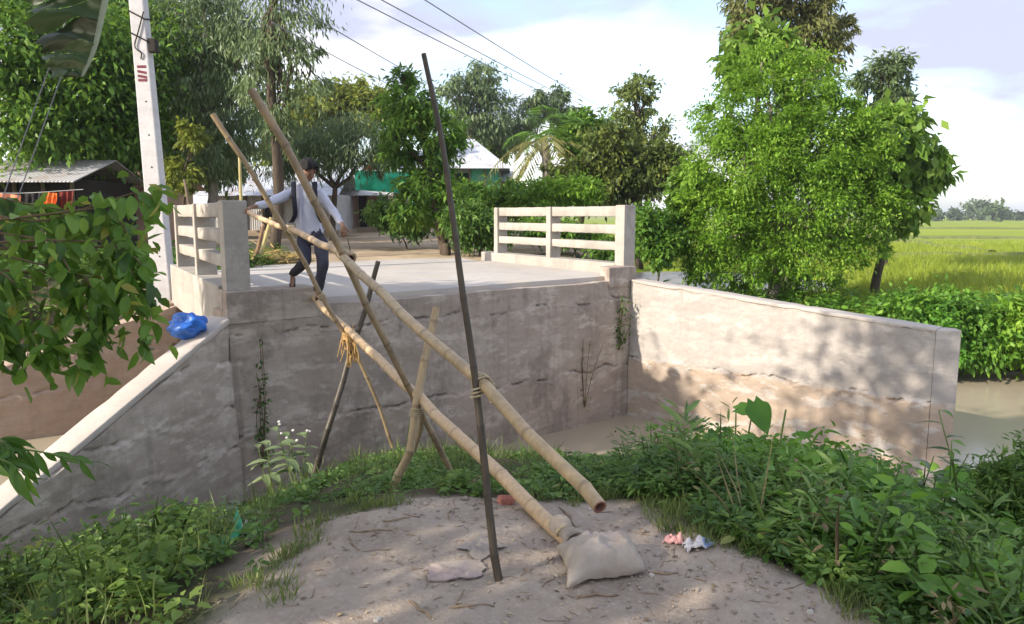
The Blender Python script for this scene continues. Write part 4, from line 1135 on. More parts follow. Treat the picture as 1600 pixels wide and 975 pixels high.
def sack():
    c = [on_z(884, 926, 0.02), on_z(1012, 892, 0.02), on_z(990, 850, 0.03), on_z(868, 852, 0.03)]
    n = 44
    rng = np.random.default_rng(2)
    V = []
    cen = sum(c, Vector()) / 4
    for side in (1, -1):
        for j in range(n):
            for i in range(n):
                s, t = i / (n - 1), j / (n - 1)
                a, b = 2 * s - 1, 2 * t - 1
                p = (c[0] * (1 - s) + c[1] * s) * (1 - t) + (c[3] * (1 - s) + c[2] * s) * t
                bulge = (max(0, 1 - abs(a) ** 2.6) * max(0, 1 - abs(b) ** 2.6)) ** 0.55
                inset = 1 - 0.13 * (1 - abs(a) ** 2) * (abs(b) ** 3) - 0.13 * (1 - abs(b) ** 2) * (abs(a) ** 3)
                p = cen + (p - cen) * inset
                fb = float(fbm(s * 3 + 4, t * 3, 4)); wr = float(fbm(s * 9 + 1, t * 9 + 7, 3))
                if side > 0:
                    z = bulge * (0.105 + 0.02 * fb - 0.03 * b) + 0.016 * wr * bulge
                else:
                    z = -bulge * 0.01
                rim = 0.035 * (1 - 0.3 * fb)
                V.append((p.x, p.y, p.z + z + rim * bulge * (side > 0) + th(p.x, p.y)))
    V = np.array(V)
    q = np.arange(n * n).reshape(n, n)
    f1 = np.stack([q[:-1, :-1], q[:-1, 1:], q[1:, 1:], q[1:, :-1]], -1).reshape(-1, 4)
    me = mesh_np('sack', V, np.concatenate([f1, f1[:, ::-1] + n * n]))
    bm = bmesh.new(); bm.from_mesh(me); bmesh.ops.remove_doubles(bm, verts=bm.verts, dist=0.0008); bm.to_mesh(me); bm.free()
    root = empty('sandbag', cen, 'dirty white woven sandbag weighing down the thick sloping bamboo pole', 'sandbag')
    link('bag', me, M_sack, root)
    mb = MB()
    nk = at(884, 838, 3.44)
    for k in range(26):
        a = 2 * math.pi * k / 26
        s = at(905, 850, 3.36) + Vector((0.06 * math.cos(a), 0.03 * math.sin(a), 0.04 * math.sin(a) + 0.0))
        e = nk + Vector((0.03 * math.cos(a), 0, 0.028 * math.sin(a) + .02))
        mb.tube(spline([s, (s + e) / 2 + Vector((0, -.01, .012)), e, e + Vector((-.03 + .02 * math.cos(a), .02, .035 + .02 * math.sin(a)))], 8), [0.010, .010, .009, .008, .007, .007, .008, .009], 6)
    mb.build('gathered_neck', M_sack, root, smooth=True)
    mb = MB(); mb.tube([nk + Vector((0.045 * math.cos(a), 0.01 * math.sin(a * 2), 0.04 * math.sin(a) + .015)) for a in np.linspace(0, 6.28, 14)], 0.006, 5)
    mb.build('neck_cord', M_rope, root)
sack()
def rag(name, label, cat, center, w, d, h, rot, mat, seed, n=22, mat2=None):
    rng = np.random.default_rng(seed)
    g = np.linspace(-1, 1, n); X, Y = np.meshgrid(g, g)
    edge = 1 - 0.25 * fbm(np.arctan2(Y, X) * 1.5 + seed, X * 0 + seed, 3)
    x = X * w / 2 * edge; y = Y * d / 2 * edge
    z = h * np.abs(fbm(X * 1.6 + seed * 3, Y * 1.6, 4)) * (1 - 0.6 * np.maximum(np.abs(X), np.abs(Y)) ** 2)
    c, s = math.cos(rot), math.sin(rot)
    wx = center[0] + x * c - y * s; wy = center[1] + x * s + y * c
    wz = terr(wx, wy) + z + 0.008
    V = np.stack([wx, wy, wz], -1).reshape(-1, 3); V2 = V - np.array([0, 0, 0.006])
    q = np.arange(n * n).reshape(n, n)
    f1 = np.stack([q[:-1, :-1], q[:-1, 1:], q[1:, 1:], q[1:, :-1]], -1).reshape(-1, 4)
    me = mesh_np(name, np.concatenate([V, V2]), np.concatenate([f1, f1[:, ::-1] + n * n]))
    if mat2:
        me.materials.append(mat); me.materials.append(mat2)
        mi = np.zeros(len(me.polygons), np.int32); cx = np.tile(np.arange(n - 1), n - 1)
        mi[:(n - 1) ** 2] = (cx > n * 0.55); me.polygons.foreach_set('material_index', mi)
    return tag(link(name, me, mat), label, cat)
M_oldsack = woven('buried_sack', (0.46, 0.40, 0.35), (0.34, 0.28, 0.24))
p = on_z(712, 893, 0.0); rag('sack_remnant', 'flattened old sack half buried left of the tallest thin pole', 'old sack', p, 0.26, 0.17, 0.018, 0.15, M_oldsack, 3)
p = on_z(752, 858, 0.0); rag('sack_remnant', 'torn strip of old sack in the dirt behind the tallest thin pole', 'old sack', p, 0.17, 0.16, 0.02, 0.8, M_oldsack, 5)
M_foil_p = plain('pink_wrapper', (0.62, 0.32, 0.30), 0.4, 0.3, 40, 0.2); M_foil_w = plain('white_wrapper', (0.66, 0.62, 0.62), 0.4, 0.15, 30, 0.2)
M_foil_b = plain('blue_wrapper', (0.35, 0.45, 0.72), 0.35, 0.3, 30, 0.2); M_foil_g = plain('green_wrapper', (0.10, 0.50, 0.28), 0.35, 0.3, 30, 0.2)
p = on_z(1055, 855, 0.0); rag('food_wrapper', 'crumpled pinkish wrapper right of the sandbag', 'wrapper', p, 0.11, 0.06, 0.05, -0.6, M_foil_p, 7, 14)
p = on_z(1090, 864, 0.0); rag('food_wrapper', 'crumpled white and pale blue wrapper at the weed edge', 'wrapper', p, 0.13, 0.07, 0.05, 0.2, M_foil_w, 9, 14, M_foil_b)
p = at(374, 842, 4.25); rag('food_wrapper', 'shiny green and white wrapper lying in the left weeds', 'wrapper', (p.x, p.y), 0.16, 0.10, 0.16, 0.3, M_foil_g, 12, 14, M_foil_w)
def brick_bit(label, u, v, s, rot, mat, name='broken_brick', zz=0.0):
    p = on_z(u, v, zz); rng = np.random.default_rng(int(u))
    bm = bmesh.new(); bmesh.ops.create_cube(bm, size=1)
    bmesh.ops.subdivide_edges(bm, edges=bm.edges, cuts=2, use_grid_fill=True)
    for q in bm.verts:
        q.co = Vector((q.co.x * s[0], q.co.y * s[1], q.co.z * s[2])) * (0.9 + 0.2 * rng.random())
    me = bpy.data.meshes.new(name); bm.to_mesh(me); bm.free()
    o = tag(link(name, me, mat, smooth=False), label, 'brick' if 'brick' in name else 'stone')
    o.location = (p.x, p.y, th(p.x, p.y) + s[2] * 0.35); o.rotation_euler = (0.1, 0.15, rot)
brick_bit('broken red brick lying behind the tallest thin pole', 790, 778, (0.085, 0.055, 0.045), 0.5, plain('red_brick', (0.50, 0.20, 0.15), 0.9, 0.25, 30))
M_stone = plain('pale_stone', (0.50, 0.46, 0.42), 0.9, 0.2, 30)
brick_bit('small grey stone at the edge of the weeds right of the wrappers', 1158, 832, (0.10, 0.07, 0.05), 0.2, plain('grey_stone', (0.33, 0.31, 0.29), 0.9, 0.2, 20), 'stone')
brick_bit('tiny white pebble at the bottom right of the dirt path', 1266, 957, (0.02, 0.018, 0.014), 0.2, M_stone, 'pebble')
brick_bit('tiny white pebble beside the sandbag corner', 1018, 901, (0.022, 0.018, 0.014), 0.7, M_stone, 'pebble')
brick_bit('small white pebble at the bottom left of the dirt path', 590, 966, (0.025, 0.02, 0.015), 1.1, M_stone, 'pebble')
# twigs and dry bits scattered over the dirt
rng = np.random.default_rng(8)
mb = MB()
def twig(p, a, ln, r):
    q = []
    for t in np.linspace(-.5, .5, 5):
        x = p[0] + math.cos(a) * ln * t + rng.normal() * ln * .03; y = p[1] + math.sin(a) * ln * t + rng.normal() * ln * .03
        q.append((x, y, th(x, y) + r * 0.7))
    mb.tube(q, [r * .6, r, r, r * .9, r * .5], 5)
cnt = 0
while cnt < 170:
    x, y = rng.uniform(-1.5, 1.9), rng.uniform(2.4, 4.6)
    if float(poly_sd(np.array([x]), np.array([y]))[0]) > 0.12: continue
    k = rng.random()
    nearsack = math.hypot(x - 0.45, y - 3.05) < 0.55
    if not nearsack and rng.random() < 0.35: continue
    twig((x, y), rng.random() * 3.14, 0.04 + 0.10 * k ** 3 + (0.16 if k > 0.985 else 0), 0.0016 + 0.0016 * rng.random() + (0.002 if k > .97 else 0)); cnt += 1
for (u0, v0, u1, v1) in ((700, 955, 775, 950), (640, 940, 672, 974), (900, 940, 965, 932), (1015, 897, 1060, 899), (560, 862, 545, 842), (870, 790, 900, 830), (600, 822, 640, 812)):
    a = on_z(u0, v0, 0); b = on_z(u1, v1, 0); c = (a + b) / 2
    twig((c.x, c.y), math.atan2(b.y - a.y, b.x - a.x), (b - a).length, 0.006)
tag(mb.build('twig_litter', plain('dry_twig', (0.26, 0.19, 0.13), 0.95, 0.35, 20), smooth=True), 'dry twigs and stalks scattered over the bare dirt', 'twigs', kind='stuff')
n = 900
xs, ys = rng.uniform(-1.6, 2.1, 6000), rng.uniform(2.2, 4.7, 6000)
k = (poly_sd(xs, ys) < 0.2) & (rng.random(6000) < 0.25); xs, ys = xs[k], ys[k]
P = np.stack([xs, ys, terr(xs, ys) + 0.004], -1)
me = leaves_mesh('dry_leaf_litter', P, rng.normal(size=P.shape) * np.array([1, 1, .12]), rng.uniform(0.012, 0.04, len(P)), 0.45, rng, up=2.0)
tag(link('dry_leaf_litter', me, leaf_mat('dry_leaf', (0.22, 0.16, 0.10), (0.36, 0.28, 0.19), (0.50, 0.42, 0.31), 0.1, 0.8, 5), smooth=False), 'small dry leaf scraps on the bare dirt', 'leaf litter', kind='stuff')
n = 600
xs, ys = rng.uniform(-1.6, 2.1, 14000), rng.uniform(2.2, 4.7, 14000)
k = (poly_sd(xs, ys) < 0.1) & (vnoise(xs * 1.3, ys * 1.3) > -0.1); xs, ys = xs[k][:n], ys[k][:n]
sz = rng.uniform(0.003, 0.012, len(xs)) * (1 + 1.5 * (rng.random(len(xs)) > 0.97))
octv = np.array([[1, 0, 0], [0, 1, 0], [-1, 0, 0], [0, -1, 0], [0, 0, .8], [0, 0, -.8]])
octf = np.array([[0, 1, 4], [1, 2, 4], [2, 3, 4], [3, 0, 4], [1, 0, 5], [2, 1, 5], [3, 2, 5], [0, 3, 5]])
V = (np.stack([xs, ys, terr(xs, ys) + sz * .3], -1)[:, None, :] + octv[None] * sz[:, None, None] * rng.uniform(.6, 1.3, (len(xs), 6, 1)))
Fq = (octf[None] + 6 * np.arange(len(xs))[:, None, None]).reshape(-1, 3)
tag(link('soil_crumbs', mesh_np('soil_crumbs', V.reshape(-1, 3), Fq), plain('soil_crumb', (0.32, 0.27, 0.23), 0.95, 0.3, 3)), 'crumbs of soil and gravel on the dirt path', 'gravel', kind='stuff')

# blue bag behind the left coping
def blue_bag():
    c = LW0 + LWD * 0.35 + LWO * 0.30; c.z = 0.33 - 0.475 * 0.35 + 0.0
    bm = bmesh.new(); bmesh.ops.create_icosphere(bm, subdivisions=4, radius=1)
    for v in bm.verts:
        k = 1 + 0.30 * float(fbm(v.co.x * 1.7 + 5, v.co.y * 1.7 + v.co.z * 2.1, 4)) + 0.10 * abs(float(fbm(v.co.x * 5, v.co.z * 5 + v.co.y * 4, 3)))
        v.co = Vector((v.co.x * 0.21, v.co.y * 0.15, v.co.z * 0.15)) * k
    me = bpy.data.meshes.new('plastic_bag'); bm.to_mesh(me); bm.free()
    o = tag(link('plastic_bag', me, plain('blue_plastic', (0.03, 0.16, 0.62), 0.35, 0.3, 8, 0.3, 0.5)), 'crumpled bright blue plastic bag behind the sloping left coping', 'plastic bag')
    o.location = (-3.80, 8.55, 0.305)
blue_bag()

# ------------------------------------------------------------------ the walking person
M_skin = plain('skin', (0.24, 0.13, 0.085), 0.55, 0.1, 10)
M_shirt = plain('pale_shirt', (0.52, 0.53, 0.64), 0.85, 0.06, 5, 0.3)
M_jeans = plain('dark_jeans', (0.045, 0.045, 0.065), 0.9, 0.35, 9, 0.4)
M_hair = plain('black_hair', (0.012, 0.010, 0.010), 0.6, 0.3, 40, 0.8)
M_pack = plain('navy_backpack', (0.018, 0.020, 0.035), 0.7, 0.2, 12, 0.3)
M_shoe = plain('brown_sandal', (0.035, 0.022, 0.018), 0.6, 0.2, 12)
def loft(mb, rings, n=16):
    """rings: (centre, x-axis vector, y-axis vector)"""
    V = []
    for c, x, y in rings:
        for k in range(n):
            a = 2 * math.pi * k / n
            V.append(Vector(c) + Vector(x) * math.cos(a) + Vector(y) * math.sin(a))
    Fc = [(i * n + k, i * n + (k + 1) % n, (i + 1) * n + (k + 1) % n, (i + 1) * n + k) for i in range(len(rings) - 1) for k in range(n)]
    Fc.append(tuple(range(n - 1, -1, -1))); Fc.append(tuple((len(rings) - 1) * n + k for k in range(n)))
    mb.add(V, Fc)
def sub(o, lv=2):
    md = o.modifiers.new('subd', 'SUBSURF'); md.levels = lv; md.render_levels = lv
    return o
def person():
    J = {'head': at(481, 268, 9.28), 'neck': at(476, 290, 9.40), 'chest': at(472, 315, 9.45), 'pelvis': at(486, 366, 9.48),
         'sr': at(449, 303, 9.46), 'er': at(420, 317, 9.20), 'wr': at(396, 323, 8.99),
         'sl': at(498, 301, 9.40), 'el': at(520, 330, 9.42), 'wl': at(536, 352, 9.26),
         'hr': at(474, 374, 9.50), 'kr': at(478, 408, 9.22), 'ar': at(457, 430, 9.60),
         'hl': at(500, 372, 9.46), 'kl': at(505, 413, 9.26), 'al': at(497, 455, 9.34)}
    face = Vector((0.18, -0.8, -0.55)).normalized()
    foot_l = J['al'] + Vector((0, 0, -0.07)); foot_r = J['ar'] + Vector((0, 0, -0.05))
    root = empty('person', (J['al'].x, J['al'].y, J['al'].z - 0.08), 'person in pale shirt and dark jeans stepping down from the deck, holding the handrail', 'person')
    # body: one continuous skinned surface
    V = []; E = []; R = []
    def v(p, r): V.append(tuple(p)); R.append(r if hasattr(r, '__len__') else (r, r)); return len(V) - 1
    def ch(i, pts):
        for p, r in pts:
            k = v(p, r); E.append((i, k)); i = k
        return i
    pel = v(J['pelvis'], (0.085, 0.07))
    chest = ch(pel, [(J['chest'] * .55 + J['pelvis'] * .45, (0.06, 0.05)), (J['chest'], (0.06, 0.05))])
    nk = ch(chest, [(J['neck'] + Vector((0, 0.01, -0.03)), (0.06, 0.06)), (J['neck'] + Vector((0, -.01, .05)), (0.052, 0.052))])
    hd = ch(nk, [(J['head'] + Vector((0, .02, -.055)), (0.068, 0.078)), (J['head'] + Vector((0, .02, 0.01)), (0.082, 0.095)), (J['head'] + Vector((0, .03, .075)), (0.07, 0.08))])
    for s, e, w, dirn in (('sr', 'er', 'wr', (at(386, 327, 8.9) - J['wr'])), ('sl', 'el', 'wl', Vector((0.1, -.25, -.95)))):
        dirn = Vector(dirn).normalized()
        wi = ch(chest, [(J[s], 0.032), ((J[s] + J[e]) / 2, 0.03), (J[e], 0.028), ((J[e] + J[w]) / 2, 0.026), (J[w], (0.026, 0.024))])
        pa = ch(wi, [(J[w] + dirn * 0.045, (0.034, 0.018)), (J[w] + dirn * 0.085, (0.036, 0.017))])
        sidev = dirn.cross(Vector((0, 0, 1)) if abs(dirn.z) < .9 else Vector((0, 1, 0))).normalized(); cur = sidev.cross(dirn).normalized()
        if cur.z > 0: cur = -cur
        for k, ln in enumerate((0.065, 0.075, 0.072, 0.055)):
            o_ = sidev * (k - 1.5) * 0.019
            b = J[w] + dirn * 0.095 + o_
            ch(pa, [(b, 0.009), (b + dirn * ln * .5 + cur * .012, 0.0085), (b + dirn * ln * .7 + cur * .045, 0.008)])
        tb = J[w] + dirn * 0.04 + sidev * 0.035
        ch(wi + 1 if False else pa - 1, [(tb, 0.011), (tb + dirn * .03 + sidev * .02 + cur * .015, 0.010), (tb + dirn * .055 + sidev * .015 + cur * .035, 0.009)])
    for h, k, a, f in (('hr', 'kr', 'ar', Vector((.15, -.75, -.62))), ('hl', 'kl', 'al', Vector((.25, -.93, -.12)))):
        f = f.normalized()
        ch(pel, [(J[h], 0.035), ((J[h] + J[k]) / 2, 0.03), (J[k], 0.028), (J[k] * .55 + J[a] * .45, 0.028), (J[a], 0.034), (J[a] + Vector((0, 0, -.05)) + f * .06, (0.036, 0.026)), (J[a] + Vector((0, 0, -.055)) + f * .15, (0.04, 0.018))])
    me = bpy.data.meshes.new('body'); me.from_pydata(V, E, []); me.update()
    body = link('body', me, M_skin, root, smooth=False)
    sk = body.modifiers.new('skin', 'SKIN'); sk.use_smooth_shade = True
    for d, r in zip(me.skin_vertices[0].data, R):
        d.radius = r
    me.skin_vertices[0].data[pel].use_root = True
    sub(body, 1)
    # face: nose, eyes, ears as small shaped pieces of the face part
    H = J['head']; rt = face.cross(Vector((0, 0, 1))).normalized(); upv = rt.cross(face).normalized()
    mb = MB()
    loft(mb, [(H + face * .085 + upv * .015, rt * .008, upv * .01), (H + face * .105 - upv * .015, rt * .014, upv * .012), (H + face * .10 - upv * .03, rt * .016, upv * .006)], 8)
    loft(mb, [(H + face * .092 - upv * .055 - rt * .024, upv * .004, face * .004), (H + face * .098 - upv * .055, upv * .009, face * .008), (H + face * .092 - upv * .055 + rt * .024, upv * .004, face * .004)], 8)
    for sg in (-1, 1):
        loft(mb, [(H + rt * sg * .082 + upv * .03, rt * .010, face * .016), (H + rt * sg * .092, rt * .012, face * .02), (H + rt * sg * .084 - upv * .032, rt * .008, face * .012)], 8)
    sub(mb.build('face_features', M_skin, root, smooth=True), 1)
    for sg in (-1, 1):
        mb = MB(); loft(mb, [(H + face * .083 + upv * .012 + rt * (sg * .032 - .013), upv * .003, face * .003), (H + face * .09 + upv * .012 + rt * sg * .032, upv * .008, face * .006), (H + face * .083 + upv * .012 + rt * (sg * .032 + .013), upv * .003, face * .003)], 8)
        mb.build('eye', M_hair, root, smooth=True)
    # hair
    bm = bmesh.new(); bmesh.ops.create_icosphere(bm, subdivisions=4, radius=1)
    hc = H + upv * .028 - face * .022
    dele = []
    for q in bm.verts:
        d = q.co.copy(); w = rt * d.x + face * d.y + upv * d.z
        k = 1 + 0.16 * float(fbm(d.x * 4 + 2, d.y * 4 + d.z * 5, 3))
        if d.y > 0.15 and d.z < 0.30: k *= 0.45
        if d.z < -0.45: k *= 0.7
        q.co = hc + (rt * d.x * .122 + face * d.y * .128 + upv * d.z * .130) * k
    me = bpy.data.meshes.new('hair'); bm.to_mesh(me); bm.free()
    link('hair', me, M_hair, root)
    # shirt
    mb = MB()
    across = (J['sl'] - J['sr']).normalized(); fr = Vector((across.y, -across.x, 0)).normalized()
    if fr.y > 0: fr = -fr
    ax = lambda p, w, d: (p, across * w, fr * d)
    hem = at(485, 368, 9.48); waist = at(480, 345, 9.47)
    loft(mb, [ax(hem, .175, .12), ax(hem + Vector((0, 0, .05)), .172, .12), ax(waist, .158, .112), ax(at(478, 325, 9.46), .165, .118), ax(at(475, 308, 9.45), .18, .112), ax(at(475, 297, 9.44), .17, .088), ax(at(476, 291, 9.43), .09, .072), ax(at(476, 286, 9.42), .066, .064)], 20)
    for s, e, w in (('sr', 'er', 'wr'), ('sl', 'el', 'wl')):
        A, B, C_ = J[s], J[e], J[w]
        pts = [A - (B - A) * .12, A + (B - A) * .2, A + (B - A) * .6, B, B + (C_ - B) * .4, C_ - (C_ - B) * .08]
        rr = [.062, .066, .058, .054, .048, .040]
        d = (C_ - A).normalized(); x = d.cross(Vector((0, 0, 1))).normalized(); yv = x.cross(d)
        loft(mb, [(p, x * r, yv * r) for p, r in zip(pts, rr)], 12)
    m2 = MB()
    fpts = [at(476, v_, 9.45) + fr * dd for v_, dd in ((292, .085), (300, .10), (312, .122), (326, .128), (345, .124), (364, .13))]
    loft(m2, [(p_, across * .016, fr * .006) for p_ in spline(fpts, 14)], 8); m2.build('placket', plain('shirt_placket', (0.44, 0.45, 0.56), 0.85, 0.05, 6), root, smooth=True)
    me_o = sub(mb.build('shirt', M_shirt, root, smooth=True), 1)
    tx = bpy.data.textures.new('cloth_folds', 'CLOUDS'); tx.noise_scale = 0.07
    md = me_o.modifiers.new('folds', 'DISPLACE'); md.texture = tx; md.strength = 0.045; md.mid_level = 0.5; md.texture_coords = 'GLOBAL'
    mb = MB()                                     # collar and button placket
    loft(mb, [ax(at(476, 290, 9.42), .076, .072), ax(at(476, 284, 9.41), .066, .068)], 14)
    mb.build('collar', M_shirt, root, smooth=True)
    # trousers
    mb = MB()
    loft(mb, [ax(at(484, 350, 9.48), .155, .105), ax(J['pelvis'], .175, .122), ax(at(487, 378, 9.48), .165, .115), ax(at(487, 384, 9.48), .09, .09)], 18)
    for h, k, a in (('hr', 'kr', 'ar'), ('hl', 'kl', 'al')):
        A, B, C_ = J[h], J[k], J[a]
        pts = [A + Vector((0, 0, .04)), A + (B - A) * .35, A + (B - A) * .75, B, B + (C_ - B) * .35, B + (C_ - B) * .7, C_ + (C_ - B) * .06]
        rr = [.098, .095, .082, .076, .072, .066, .064]
        d = (C_ - A).normalized(); x = d.cross(Vector((0, 1, 0))).normalized(); yv = x.cross(d).normalized()
        loft(mb, [(p, x * r, yv * r) for p, r in zip(pts, rr)], 12)
    o = sub(mb.build('trousers', M_jeans, root, smooth=True), 1)
    md = o.modifiers.new('folds', 'DISPLACE'); md.texture = tx; md.strength = 0.03; md.texture_coords = 'GLOBAL'
    for a, f in (('ar', Vector((.15, -.75, -.62))), ('al', Vector((.25, -.93, -.12)))):
        f = f.normalized(); s_ = f.cross(Vector((0, 0, 1))).normalized(); u_ = s_.cross(f)
        c = J[a] + Vector((0, 0, -.06)) - u_ * .022
        mb = MB()
        loft(mb, [(c - f * .07, s_ * .025, u_ * .012), (c - f * .05, s_ * .036, u_ * .016), (c + f * .05, s_ * .036, u_ * .014), (c + f * .15, s_ * .046, u_ * .013), (c + f * .20, s_ * .03, u_ * .011)], 12)
        loft(mb, [(c + f * .07 - s_ * .045 , f * .02, u_ * .01), (c + f * .07 + u_ * .055, f * .022, u_ * .008), (c + f * .07 + s_ * .045, f * .02, u_ * .01)], 8)
        sub(mb.build('sandal', M_shoe, root, smooth=True), 1)
    # backpack, worn on the back
    bp_root = empty('backpack', J['chest'] - fr * 0.2, 'dark navy backpack on the back of the walking person', 'backpack')
    mb = MB(); c0 = at(472, 352, 9.48) - fr * .20
    loft(mb, [ax(c0 + Vector((0, 0, -.02)), .12, .06), ax(c0 + Vector((0, 0, .02)), .185, .10), ax(c0 + Vector((0, 0, .22)), .19, .115), ax(c0 + Vector((0, 0, .40)), .165, .095), ax(c0 + Vector((0, 0, .46)), .09, .05)], 16)
    sub(mb.build('bag', M_pack, bp_root, smooth=True), 1)
    for u0, u1 in ((459, 461), (492, 498)):
        pts = [at(u0 + 2, 284, 9.50), at(u0, 285, 9.36), at(u0, 300, 9.29), at(u0 + 1, 318, 9.29), at(u1, 336, 9.33), at(u1 + (6 if u0 > 470 else -6), 348, 9.44)]
        pts = spline(pts, 16); mb = MB()
        loft(mb, [(p, across * .034, fr * .013) for p in pts], 8)
        mb.build('strap', M_pack, bp_root, smooth=True)
person()

# ------------------------------------------------------------------ near vegetation
def weed_mass(name, label, pts, h, leaf, ratio, mat, seed, k=10, cat='weeds', spread=0.5, droop=0.1, stem=True, kind='stuff', parent=None, leafvar=0.4, rise=0.35):
    """many small leafy stems on the ground; pts (n,2), h (n,)"""
    rng = np.random.default_rng(seed)
    n = len(pts)
    z0 = terr(pts[:, 0], pts[:, 1])
    lean = rng.normal(size=(n, 2)) * 0.25
    j = np.arange(k)
    f = (0.25 + 0.75 * (j + 1) / k)[None, :] * np.ones((n, 1))
    X = pts[:, 0:1] + lean[:, 0:1] * f * h[:, None]
    Y = pts[:, 1:2] + lean[:, 1:2] * f * h[:, None]
    Z = z0[:, None] + f * h[:, None]
    az = j[None, :] * 2.399 + rng.random((n, 1)) * 6.28
    off = spread * leaf * rng.random((n, k))
    X = X + np.cos(az) * off; Y = Y + np.sin(az) * off
    D = np.stack([np.cos(az), np.sin(az), rise - droop * 2 + rng.normal(size=(n, k)) * 0.35], -1).reshape(-1, 3)
    P = np.stack([X, Y, Z], -1).reshape(-1, 3)
    ls = leaf * (1 - leafvar + 2 * leafvar * rng.random(n * k)) * np.repeat(0.75 + 0.5 * rng.random(n), k)
    rv = np.clip(np.repeat(rng.random(n), k) * 0.6 + rng.random(n * k) * 0.4, 0, 1)
    ls = np.asarray(ls)
    ratio = np.repeat(ratio * (0.55 + 0.9 * rng.random(n)), k)[:, None]
    ls = ls * np.repeat(0.6 + 0.8 * rng.random(n) ** 1.5, k)
    if stem:                                     # a thin stalk under each plant
        P = np.concatenate([P, np.stack([pts[:, 0], pts[:, 1], z0 - 0.01], -1)])
        D = np.concatenate([D, np.stack([lean[:, 0], lean[:, 1], np.ones(n)], -1)])
        ls = np.concatenate([ls, h * 1.05]); ratio = np.concatenate([ratio, np.full((n, 1), 0.0) + 0.006 / np.maximum(h[:, None], 0.05)]); rv = np.concatenate([rv, rng.random(n) * .3])
    me = leaves_round(name, P, D, ls, ratio, rng, up=0.8, curl=0.15, rnd=rv)
    o = link(name, me, mat, parent, smooth=False)
    return tag(o, label, cat if parent is None else None, kind=kind)
def sample(n, x0, x1, y0, y1, ok, seed):
    rng = np.random.default_rng(seed); out = []; tot = 0
    for _ in range(60):
        p = np.stack([rng.uniform(x0, x1, n), rng.uniform(y0, y1, n)], -1)
        p = p[ok(p[:, 0], p[:, 1], rng)]
        out.append(p); tot += len(p)
        if tot >= n: break
    return np.concatenate(out)[:n]
def u_of(x, y): return 800 + F_PX * x / y * 0.965
wing_in = lambda x, y: ((x - RW0.x) * RWO.x + (y - RW0.y) * RWO.y < -0.12)
abut_in = lambda x, y: ((x - L0.x) * N_.x + (y - L0.y) * N_.y > 0.08)
lw_in = lambda x, y: ((x - LW0.x) * LWO.x + (y - LW0.y) * LWO.y < -0.08)
front = lambda x, y: wing_in(x, y) & abut_in(x, y) & lw_in(x, y)
dry = lambda x, y: terr(x, y) > WATER_Z + 0.02

# grass tufts
def grass(name, label, pts, h, mat, seed, blades=7, wid=0.05, spread=0.04, lean=0.35):
    rng = np.random.default_rng(seed); n = len(pts)
    z0 = terr(pts[:, 0], pts[:, 1])
    az = rng.random((n, blades)) * 6.28
    P = np.stack([pts[:, 0:1] + np.cos(az) * spread * rng.random((n, blades)), pts[:, 1:2] + np.sin(az) * spread * rng.random((n, blades)), z0[:, None] - 0.01 + 0 * az], -1).reshape(-1, 3)
    D = np.stack([np.cos(az) * lean, np.sin(az) * lean, 1 + 0 * az], -1).reshape(-1, 3) + rng.normal(size=(n * blades, 3)) * 0.18
    me = leaves_mesh(name, P, D, np.repeat(h, blades) * (0.6 + 0.7 * rng.random(n * blades)), wid, rng, up=0.0, curl=0.12, rnd=np.clip(np.repeat(rng.random(n), blades) * .6 + .4 * rng.random(n * blades), 0, 1))
    return tag(link(name, me, mat, smooth=False), label, 'grass', kind='stuff')

sd = lambda x, y: poly_sd(x, y) + 0.22 * fbm(x * 1.7, y * 1.7, 4)
# 1 creeping ground cover round the dirt and down to the abutment
pts = sample(6500, -5, 3.2, 2.0, 11.5, lambda x, y, r: (sd(x, y) > 0.02) & front(x, y) & dry(x, y) & (r.random(len(x)) < 0.95 * sstep(-0.15, 0.3, fbm(x * 1.5 + 2, y * 1.5, 4)) + 0.05), 1)
weed_mass('creeping_ground_cover', 'low creeping green weeds round the bare dirt and below the abutment', pts, 0.03 + 0.11 * RNG.random(len(pts)) ** 2, 0.05, 0.5, G_weed, 2, k=7, cat='ground cover', droop=0.15)
pts = sample(1700, -1.9, 2.4, 2.2, 5.2, lambda x, y, r: (np.abs(sd(x, y) - 0.16) < 0.26) & front(x, y) & (fbm(x * 2.2 + 7, y * 2.2, 3) > -0.1), 3)
grass('edge_grass', 'short wispy grass along the edge of the dirt', pts, 0.03 + 0.07 * RNG.random(len(pts)) ** 1.5, G_grass, 4, 6, 0.07)
pts = sample(650, -4.4, 0.5, 6.0, 10.8, lambda x, y, r: front(x, y) & dry(x, y) & (fbm(x * 1.3, y * 1.3, 3) > -0.2), 5)
grass('abutment_grass', 'tufts of grass growing at the foot of the abutment wall', pts, 0.08 + 0.24 * RNG.random(len(pts)) ** 1.5, G_grass, 6, 6, 0.035)

# 2 right slope: fine leafy weeds, vine mound, lower mass
uu = lambda x, y: u_of(x, y)
pts = sample(1500, 0.2, 2.8, 4.0, 8.6, lambda x, y, r: (sd(x, y) > 0.1) & front(x, y) & (uu(x, y) > 830) & (uu(x, y) < 1190) & (fbm(x * 1.4, y * 1.4, 2) > -0.3) & ((y < 5.6) | (uu(x, y) > 1020)), 7)
hh = (0.10 + 0.36 * RNG.random(len(pts)) ** 1.3 * sstep(0.1, 1.0, poly_sd(pts[:, 0], pts[:, 1]))) * (0.45 + 0.55 * sstep(880, 1040, u_of(pts[:, 0], pts[:, 1])))
weed_mass('fine_leaved_weeds', 'thicket of fine-leaved bright weeds right of the poles', pts, hh, 0.05, 0.30, G_weed, 8, k=40, spread=1.5)
pts = sample(800, 1.2, 4.4, 4.2, 8.2, lambda x, y, r: (sd(x, y) > 0.35) & front(x, y) & (uu(x, y) > 1090) & (uu(x, y) < 1400), 9)
